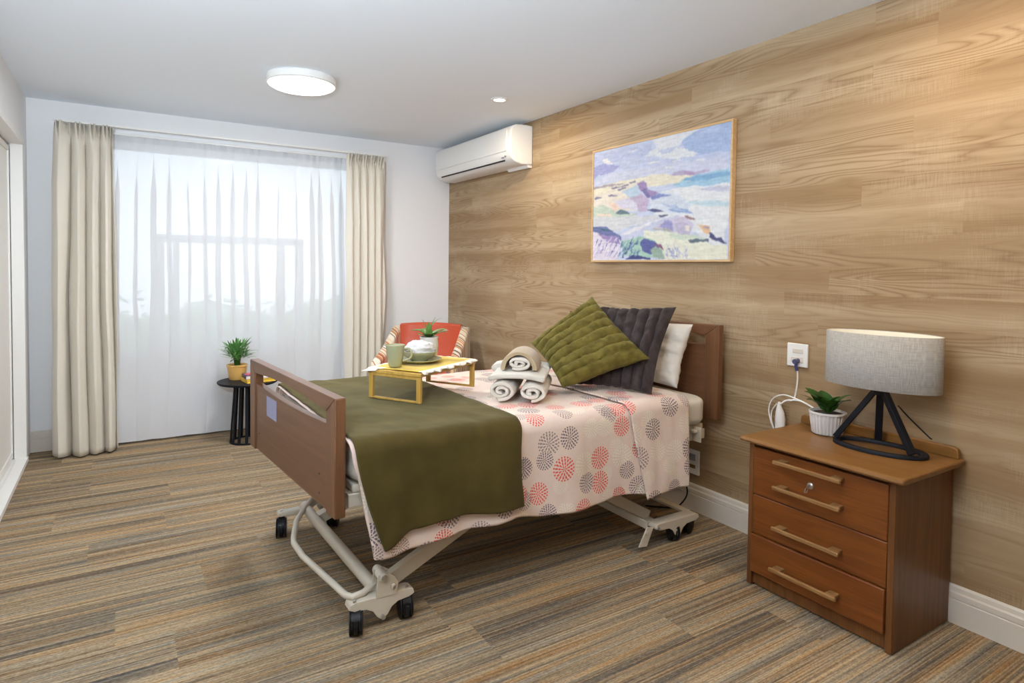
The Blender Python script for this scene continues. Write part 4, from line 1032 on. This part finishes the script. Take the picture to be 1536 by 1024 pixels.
tag(duvet, 'dusty pink duvet cover printed with red, white and grey burst flowers draped over the bed', 'duvet cover')
def hem_fold(x): return .288+.012*sin(x*11)
fold = drape('turned_down_fold', -.74, -.375, .026, hem_fold, lambda x: .36, M['burst'], .007, 50, 120, 5.0, .016, parent=duvet,
      x0f=lambda v: -.755+.10*max(0, (v-.62)/.38), x1f=lambda v: -.37-.03*max(0, (v-.62)/.38), uvoff=(4.3, 2.1))
def hem_throw(x):
    K = [(-2.0, .345), (-1.90, .335), (-1.78, .385), (-1.6, .395), (-1.45, .385), (-1.3, .378)]
    for (a, p), (b, q_) in zip(K[:-1], K[1:]):
        if x <= b: t = max(0, (x-a)/(b-a)); t = t*t*(3-2*t); return p+(q_-p)*t
    return K[-1][1]
thr = drape('throw_blanket', -1.97, -1.33, .030, hem_throw, lambda x: .42, M['throw'], .008, 90, 130, 9.0, .016,
      x0f=lambda v: -1.997+.10*max(0, (v-.62)/.38)**1.5, x1f=lambda v: -1.335+.02*max(0, (v-.6)/.4)-.01*sin(v*9), top_wr=.006)
lining = drape('fleece_edge', -2.0, -1.9, .021, lambda x: hem_throw(x)+.09, lambda x: .45, M['fleece'], .006, 4, 130, 9.0, .016, parent=thr,
      x0f=lambda v: -2.007+.10*max(0, (v-.62)/.38)**1.5, x1f=lambda v: -1.992+.10*max(0, (v-.62)/.38)**1.5)
relabel(lining, 'pale pink fleece edge')
tag(thr, 'olive green velour throw draped across the foot end of the bed', 'throw blanket')

# ------------------------------------------------------------------ PILLOW AND CUSHIONS
def cushion(name, corners, thick, mat, ribs=0, ribdepth=.006, ribaxis='v', n=56, seed=1, pinch=.05, crinkle=.004, piping=False, sag=0.0):
    """corners: TL, TR, BR, BL in 3d"""
    TL, TR, BR, BL = [Vector(c) for c in corners]
    nrm = ((TR-TL).cross(BL-TL)).normalized()
    bm = bmesh.new()
    def base(u, v): return TL*(1-u)*(1-v)+TR*u*(1-v)+BR*u*v+BL*(1-u)*v
    ctr = (TL+TR+BR+BL)/4
    def pt(u, v, side):
        a = 2*u-1; b = 2*v-1
        prof = max(0, (1-a**4))**.55*max(0, (1-b**4))**.55
        p = base(u, v)
        # edges curve in between the pulled corners
        pull = pinch*((1-a*a)*abs(b)**3+(1-b*b)*abs(a)**3)
        p = p+(ctr-p)*pull
        d = thick/2*prof
        if ribs:
            t = (v if ribaxis == 'v' else u)*ribs+.10*fbm(u*2.3, v*2.3, seed)
            g = abs(sin(pi*t)); d += ribdepth*(g**.28-1)*min(1, prof*2.2)
        d += crinkle*fbm(u*5, v*5, seed+side)*min(1, prof*3)
        d += crinkle*.6*fbm(u*16, v*9, seed+side+5)*min(1, prof*3)
        return p+nrm*d*side
    V = {}
    for side in (1, -1):
        for i in range(n+1):
            for j in range(n+1):
                e = i in (0, n) or j in (0, n)
                if side == -1 and e: V[(side, i, j)] = V[(1, i, j)]; continue
                V[(side, i, j)] = bm.verts.new(pt(i/n, j/n, side))
        for i in range(n):
            for j in range(n): bm.faces.new((V[(side, i, j)], V[(side, i+1, j)], V[(side, i+1, j+1)], V[(side, i, j+1)]))
    o = finish(name, bm, mat, smooth=80)
    return o
pl = cushion('pillow', [(-.222, 2.87, 1.035), (-.205, 2.185, 1.043), (-.300, 2.195, .724), (-.312, 2.87, .724)], .13, M['linen_white'], n=60, seed=3, pinch=.06, crinkle=.012)
tag(pl, 'white pillow standing against the headboard behind the two cushions', 'pillow')
c1 = cushion('cushion', [(-.528, 2.690, 1.120), (-.285, 2.225, 1.130), (-.530, 2.140, .726), (-.752, 2.548, .726)], .125, M['velvet_char'], ribs=9, ribdepth=.036, ribaxis='u', n=100, seed=5, pinch=.085, crinkle=.010)
tag(c1, 'charcoal ribbed plush cushion leaning on the white pillow', 'cushion')
g = Vector((-.547, -.444, .71))*.028
c2 = cushion('cushion', [Vector((-.867, 2.667, .915))+g, Vector((-.516, 2.605, 1.150))+g, Vector((-.515, 2.170, .875))+g, Vector((-.880, 2.370, .732))+g], .13, M['velvet_green'], ribs=8, ribdepth=.026, ribaxis='v', n=100, seed=8, pinch=.07, crinkle=.008)
tag(c2, 'olive green ribbed velvet cushion tilted on its corner in front', 'cushion')

# ------------------------------------------------------------------ TOWELS
def rolled(name, lab, center, axis_ang, L, rx, rz, turns=2.6, mat=None, seed=1, thick=.013, core=.2, grp=None, start=0.0, tail=.05):
    """spiral strip swept along a horizontal axis; centre is the bottom middle of the roll"""
    bm = bmesh.new(); N = 110; A = Vector((cos(axis_ang), sin(axis_ang), 0)); S = Vector((-sin(axis_ang), cos(axis_ang), 0)); Z = Vector((0, 0, 1))
    pts = []
    for i in range(N+1):
        t = i/N; a = start-pi/2-2*pi*turns*(1-t); k = core+(1-core)*t
        k2 = 1+.05*noise.noise(Vector((t*9, seed, 0)))*(1-t)
        pts.append(((rx-thick/2)*k*k2*cos(a), rz+(rz-thick/2)*k*k2*sin(a)))
    O = Vector(center); half = thick/2; ls = [0, .02, .05, .5, .95, .98, 1]
    def off(i, sgn):
        p = pts[i]; a = pts[max(0, i-1)]; b = pts[min(N, i+1)]; tx, tz = b[0]-a[0], b[1]-a[1]; l = math.hypot(tx, tz) or 1
        return (p[0]-tz/l*half*sgn, p[1]+tx/l*half*sgn)
    V = []
    for li, s in enumerate(ls):
        row = []
        ed = .55 if li in (0, len(ls)-1) else (.9 if li in (1, len(ls)-2) else 1)
        for sgn in (1, -1):
            r_ = []
            for i in range(N+1):
                p = pts[i]; q_ = off(i, sgn); u_ = p[0]+(q_[0]-p[0])*ed; w_ = p[1]+(q_[1]-p[1])*ed
                wob = .0022*noise.noise(Vector((u_*60, w_*60, s*6+seed)))
                r_.append(bm.verts.new(O+A*(L*(s-.5)+.006*noise.noise(Vector((i*.08, seed, s)))) + S*(u_+wob)+Z*(w_+wob)))
            row.append(r_)
        V.append(row)
    for l in range(len(ls)-1):
        for k in (0, 1):
            for i in range(N): bm.faces.new((V[l][k][i], V[l][k][i+1], V[l+1][k][i+1], V[l+1][k][i]))
        for i in (0, N): bm.faces.new((V[l][0][i], V[l+1][0][i], V[l+1][1][i], V[l][1][i]))
    for l in (0, -1):
        for i in range(N): bm.faces.new((V[l][0][i], V[l][0][i+1], V[l][1][i+1], V[l][1][i]))
    o = finish(name, bm, mat or M['towel'], smooth=60); return tag(o, lab, 'towel', grp)
TB = ZT+.020
ang = radians(50)     # rolls point away from the viewer
fwd = Vector((cos(ang), sin(ang), 0)); side = Vector((sin(ang), -cos(ang), 0))
F0 = Vector((-1.170, 2.340, TB))          # front middle of the stack
rolled('rolled_towel', 'rolled white towel at the front left of the towel stack on the bed', F0-side*.068+fwd*.19, ang, .38, .068, .049, 2.1, seed=2, start=.2, thick=.0185, core=.16, grp='rolled white towels')
rolled('rolled_towel', 'rolled white towel at the front right of the towel stack on the bed', F0+side*.071+fwd*.19, ang, .38, .071, .046, 2.0, seed=6, start=.0, thick=.0185, core=.16, grp='rolled white towels')
def folded(name, lab, c, axis_ang, L, W, Hh, mat, layers=3, droop=.02, seed=1):
    bm = bmesh.new(); A = Vector((cos(axis_ang), sin(axis_ang), 0)); S = Vector((sin(axis_ang), -cos(axis_ang), 0)); O = Vector(c); n = 28
    # closed rounded outline across the width, drooping at both ends
    prof = []
    hl = Hh/2
    for i in range(n+1): t = i/n; prof.append((-W/2+W*t, Hh-droop*abs(2*t-1)**2.6+.003*noise.noise(Vector((t*6, seed, 0)))))
    for k in range(1, 6): a = pi/2-pi*k/6; prof.append((W/2+hl*cos(a), hl-droop+hl*sin(a)))
    for i in range(n+1): t = 1-i/n; prof.append((-W/2+W*t, -droop*abs(2*t-1)**2.6))
    for k in range(1, 6): a = -pi/2-pi*k/6; prof.append((-W/2+hl*cos(a), hl-droop+hl*sin(a)))
    rows = []
    for s, sc in ((0, .6), (.012, .92), (.03, 1), (.35, 1), (.65, 1), (.97, 1), (.988, .92), (1, .6)):
        rows.append([bm.verts.new(O+A*(L*(s-.5)+.006*noise.noise(Vector((u*20, seed, w_*20))))+S*u+Vector((0, 0, hl+(w_-hl)*sc))) for u, w_ in prof])
    m = len(prof)
    for a, b in zip(rows[:-1], rows[1:]):
        for k in range(m): bm.faces.new((a[k], a[(k+1) % m], b[(k+1) % m], b[k]))
    bm.faces.new(rows[0]); bm.faces.new(rows[-1])
    o = finish(name, bm, mat, smooth=60); return tag(o, lab, 'towel')
folded('folded_towel', 'folded white towel draped across the two front rolled towels', F0+fwd*.145+Vector((0, 0, .103)), ang, .25, .235, .023, M['towel'], droop=.014, seed=3)
rolled('rolled_towel', 'white towel rolled up tight on top of the stack inside the beige towel', F0+fwd*.17+Vector((0, 0, .128)), ang, .17, .062, .034, 2.0, seed=11, start=.5, thick=.0145, core=.16, grp='rolled white towels')
# beige towel arching over the top roll
bm = bmesh.new(); O = F0+fwd*.20+Vector((0, 0, .126))
prof = []
for i in range(33): a = pi*1.06*(1-i/32)-.06*pi/2; prof.append((.086*cos(a), .008+.082*sin(a) if sin(a) > 0 else .008+.03*sin(a)))
for i in range(33): a = pi*1.06*(i/32)-.06*pi/2; prof.append((.066*cos(a), .008+.068*sin(a) if sin(a) > 0 else .008+.03*sin(a)))
rows = [[bm.verts.new(O+fwd*(-.10+.22*s)+side*u*(1+e)+Vector((0, 0, w_*(1+e)))) for u, w_ in prof] for s, e in ((0, -.03), (.04, 0), (.5, 0), (.96, 0), (1, -.03))]
for a, b in zip(rows[:-1], rows[1:]):
    for k in range(len(prof)): bm.faces.new((a[k], a[(k+1) % len(prof)], b[(k+1) % len(prof)], b[k]))
bm.faces.new(rows[0]); bm.faces.new(rows[-1])
tag(finish('wrapped_towel', bm, M['towel_beige'], smooth=50), 'beige towel wrapped in an arch over the top rolled towel', 'towel')
folded('folded_towel', 'thick folded white towel lying across the rear ends of the rolled towels', F0+fwd*.345-side*.015+Vector((0, 0, .096)), ang, .11, .25, .040, M['towel'], droop=.010, seed=7)

# ------------------------------------------------------------------ TRAY TABLE AND CROCKERY
tA = Vector((-1.715, 2.690, 0)); ea = Vector((.128, -.232, 0)); eb = Vector((.380, .226, 0))
la = ea.length; lb = eb.length; azb = math.atan2(eb.y, eb.x)
TTZ = .862; TB2 = ZT+.036
tt = thing('bed_tray_table', 'low yellow timber tray table with loop legs standing on the bed', 'tray table', (tA.x, tA.y, TB2), azb)
# local: x along eb (long), y along -ea direction (near edge is y=-la)
hh = TTZ-TB2
bm = bmesh.new(); box(bm, -.012, lb+.012, -la-.012, .012, hh-.018, hh); relabel(finish('tray_top', bm, M['bamboo'], tt, bevel=.004), 'yellow timber top')
for x in (0, lb):
    bm = bmesh.new(); w = .016
    box(bm, x-w/2, x+w/2, -la-.008, -la+.014, .0, hh-.014); box(bm, x-w/2, x+w/2, -.014, .008, .0, hh-.014)
    box(bm, x-w/2, x+w/2, -la+.014, -.014, .0, .008); box(bm, x-w/2, x+w/2, -la+.014, -.014, hh-.03, hh-.014)
    finish('leg_loop', bm, M['bamboo'], tt, bevel=.002)
# cloth with lace edge
bm = bmesh.new()
def cl(u, v):
    x = .000+(lb+.022)*u-.045*max(0, 1-u*9)*max(0, v-.7)/.3; y = -la-.022+(la+.044)*v; e = max(0, (2*u-1)-.86)/.14; e2 = max(0, abs(2*v-1)-.84)/.16; m_ = max(e, e2)
    out = m_*.006
    x += out*(1 if u > .5 else -1)*(e > 0)*sin(v*40); y += out*(1 if v > .5 else -1)*(e2 > 0)*sin(u*55)
    z = hh+.005+.003*abs(sin(u*50)+sin(v*43))*m_-.011*max(0, (m_-.45))/.55*(1+.4*sin(u*31+v*23))
    if u < .12: z -= .012*((.12-u)/.12)**1.3*(v > .5)
    return (x, y, max(z, hh+.0035) if -.015 < x < lb+.0145 and -la-.0145 < y < .0145 else z)
grid(bm, 70, 46, cl, matfn=lambda u, v: 1 if (u > .94 or v < .07 or v > .90 or (u < .06 and v > .7)) else 0)
for f_ in bm.faces:
    for v_ in f_.verts: pass
o = finish('tray_cloth', bm, [M['yellow_cloth'], M['lace']], smooth=80); o.location = tt.location; o.rotation_euler = tt.rotation_euler
s = o.modifiers.new('s', 'SOLIDIFY'); s.thickness = .002; s.offset = 0
tag(o, 'yellow cloth with wavy white edge spread over the tray table', 'tray cloth')
CZ = TTZ+.0085
mg = thing('mug', 'tall sage green mug with a handle at the left end of the tray table', 'mug', (-1.625, 2.632, CZ), radians(10))
bm = bmesh.new(); lathe(bm, [(0, 0), (.026, 0), (.029, .003), (.036, .045), (.041, .085), (.043, .096), (.0425, .098), (.0395, .096), (.037, .080), (.031, .030), (.024, .010), (0, .008)], n=48); finish('cup', bm, M['sage'], mg, smooth=60)
bm = bmesh.new(); tube(bm, smoothpath([(.039, 0, .080), (.060, 0, .082), (.073, 0, .062), (.066, 0, .038), (.034, 0, .026)]), .0045, 10, sx=1.5); finish('handle', bm, M['sage'], mg, smooth=60)
bm = bmesh.new(); lathe(bm, [(0, .089), (.0375, .089), (.0375, .087), (0, .087)], n=40); relabel(finish('drink', bm, M['tea'], mg), 'milky brown drink')
mg.rotation_euler = (0, 0, radians(-32))
PX, PYy = -1.478, 2.700
bm = bmesh.new(); lathe(bm, [(0, 0), (.055, 0), (.060, .003), (.098, .013), (.104, .016), (.104, .019), (.097, .018), (.060, .008), (0, .007)], n=64)
o = finish('plate', bm, M['sage'], smooth=60); o.location = (PX, PYy, CZ); tag(o, 'sage green plate under the bowl on the tray table', 'plate')
bm = bmesh.new(); lathe(bm, [(0, .0), (.038, .0), (.040, .004), (.070, .022), (.081, .040), (.083, .044), (.080, .045), (.076, .041), (.064, .025), (.036, .009), (0, .008)], n=64)
o = finish('bowl', bm, M['sage'], smooth=60); o.location = (PX, PYy+.002, CZ+.0085); tag(o, 'sage green bowl holding a white napkin on the plate', 'bowl')
bm = bmesh.new(); bmesh.ops.create_icosphere(bm, subdivisions=5, radius=1)
for v in bm.verts:
    p = v.co.copy(); f_ = 1-abs(noise.noise(p*1.6+Vector((3, 1, 0))))*1.1; f2 = abs(noise.noise(p*3.4))
    r_ = .80+.34*f_-.16*f2
    v.co = Vector((p.x*.070*r_, p.y*.060*r_, p.z*.044*r_+.038))
    if v.co.z < .006: v.co.z = .006; v.co.x *= .6; v.co.y *= .6
o = finish('napkin', bm, M['napkin'], smooth=50); o.location = (PX, PYy, CZ+.020); tag(o, 'crumpled white napkin in the sage green bowl', 'napkin')
p3 = thing('potted_plant', 'small green plant in a smooth white pot behind the bowl on the tray table', 'potted plant', (-1.376, 2.818, CZ))
bm = bmesh.new(); lathe(bm, [(0, 0), (.036, 0), (.042, .01), (.046, .06), (.043, .095), (.046, .100), (.046, .104), (.041, .104), (.038, .095), (0, .092)], n=48); finish('pot', bm, M['ceramic'], p3, smooth=60)
bm = bmesh.new(); lathe(bm, [(0, .098), (.030, .098), (.0385, .096), (.0385, .090), (0, .090)], n=32); finish('soil', bm, M['soil'], p3)
bm = bmesh.new()
for az, L, W, lift, dr_, mt in [(2.6, .105, .036, .85, 1.2, 0), (-2.5, .095, .038, .55, .7, 0), (-.8, .10, .036, .6, .6, 0), (-.3, .10, .030, .8, .8, 0), (1.6, .08, .030, 1.0, 1.0, 0), (-1.7, .08, .034, .6, .8, 0)]:
    leaf(bm, (.004*cos(az), .004*sin(az), .098), az, L, W, lift, dr_, 8, 4, .25, mt)
for az, L, lift in ((2.8, .10, 1.30), (-.6, .11, 1.35), (-2, .09, 1.2)): leaf(bm, (0, 0, .10), az, L, .015, lift, .2, 8, 4, .3, 0)
leaf(bm, (.012, -.006, .155), -.6, .07, .016, .95, .6, 8, 4, .3, 1); leaf(bm, (.05, -.03, .125), -.5, .04, .014, .5, .6, 6, 4, .3, 1)
finish('leaves', bm, [M['leaf_mid'], M['leaf_pale']], p3, smooth=80)

# ------------------------------------------------------------------ LIGHT
def area(name, loc, size, power, col, shape='DISK', rot=(0, 0, 0), spread=180):
    l = bpy.data.lights.new(name, 'AREA'); l.shape = shape; l.size = size; l.energy = power; l.color = col; l.spread = radians(spread)
    o = bpy.data.objects.new(name, l); C.objects.link(o); o.location = loc; o.rotation_euler = rot; return o
area('ceiling_light_lamp', (-1.74, 3.86, H-.075), .34, 22, (.93, .96, 1))
area('ceiling_light_lamp', (-1.74, .10, H-.075), .34, 2, (.97, .98, 1))  # weak fill from the added light above the viewer
area('downlight_lamp', (-.52, 3.60, H-.008), .07, 6, (1, .84, .62))
# added unseen floor lamp beside the viewer, fill light for the ceiling
def fill_uplighter(x, y, lab, p, col):
    ul = thing('floor_lamp', lab, 'floor lamp', (x, y, 0))
    bm = bmesh.new(); lathe(bm, [(0, 0), (.12, 0), (.12, .015), (.02, .03), (0, .03)], n=40); finish('base', bm, M['black'], ul)
    bm = bmesh.new(); tube(bm, [(0, 0, .025), (0, 0, 1.56)], .012, 14); finish('pole', bm, M['black'], ul)
    bm = bmesh.new(); lathe(bm, [(0, -.02), (.05, -.01), (.12, .06), (.13, .09), (.12, .085), (.05, .01), (0, .005)], n=48); hd = finish('lamp_shade', bm, M['plastic'], ul, loc=(0, 0, 1.60))
    d = Vector((.14, .74, .66)).normalized(); q = d.to_track_quat('Z', 'Y'); hd.rotation_euler = q.to_euler()
    al = area('uplighter_lamp', Vector((x, y, 1.60))+d*.10, .20, p, col, spread=150); al.rotation_euler = (-d).to_track_quat('Z', 'Y').to_euler()
fill_uplighter(-2.95, .35, 'slim black uplighter floor lamp beside the viewer by the closet wall', 54, (.78, .89, 1))
# added unseen downlights behind and beside the viewer, for fill light
for i, (x, y, p) in enumerate(((-.62, 1.0, 8), (-2.3, .7, 4), (-.62, -.9, 1), (-2.3, -.9, 1))):
    downlight(x, y, ['recessed downlight in the ceiling above the bedside chest', 'recessed downlight in the ceiling above the viewer', 'recessed downlight in the rear ceiling by the timber wall', 'recessed downlight in the rear ceiling by the closet wall'][i])
    area('downlight_lamp', (x, y, H-.008), .07, p, (1, .72, .40))  # warm fill from the added downlights
pl_ = bpy.data.lights.new('window_portal', 'AREA'); pl_.shape = 'RECTANGLE'; pl_.size = WX1-WX0; pl_.size_y = WZ1-WZ0; pl_.cycles.is_portal = True
po = bpy.data.objects.new('window_portal', pl_); C.objects.link(po); po.location = ((WX0+WX1)/2, D+T+.01, (WZ0+WZ1)/2); po.rotation_euler = (radians(-90), 0, 0)

w = bpy.data.worlds.new('World'); bpy.context.scene.world = w; w.use_nodes = True; nt = w.node_tree; nt.nodes.clear()
wo = nt.nodes.new('ShaderNodeOutputWorld'); bg = nt.nodes.new('ShaderNodeBackground'); bg.inputs[0].default_value = (.80, .90, 1.0, 1); bg.inputs[1].default_value = 1.6
nt.links.new(bg.outputs[0], wo.inputs[0])

# ------------------------------------------------------------------ CAMERA
F, yaw, pitch, roll = 936.0, .5608, -.0331, .0122
f_ = Vector((sin(yaw)*cos(pitch), cos(yaw)*cos(pitch), sin(pitch))); r_ = Vector((cos(yaw), -sin(yaw), 0)); u_ = r_.cross(f_)
r2 = r_*cos(roll)+u_*sin(roll); u2 = -r_*sin(roll)+u_*cos(roll)
cam = bpy.data.cameras.new('camera'); co_ = bpy.data.objects.new('camera', cam); C.objects.link(co_)
cam.sensor_width = 36; cam.lens = F/1536*36; cam.shift_y = -80/1536; cam.clip_start = .05
mw = Matrix((( r2.x, u2.x, -f_.x, -2.665), (r2.y, u2.y, -f_.y, 0), (r2.z, u2.z, -f_.z, 1.32), (0, 0, 0, 1)))
co_.matrix_world = mw
sc = bpy.context.scene; sc.camera = co_
sc.view_settings.view_transform = 'Standard'; sc.view_settings.look = 'None'; sc.view_settings.gamma = 1; sc.view_settings.exposure = 0.62; sc.view_settings.use_curve_mapping = False
try:
    sc.cycles.use_denoising = True; sc.cycles.max_bounces = 10; sc.cycles.diffuse_bounces = 6; sc.cycles.transparent_max_bounces = 12; sc.cycles.sample_clamp_indirect = 8
except Exception: pass
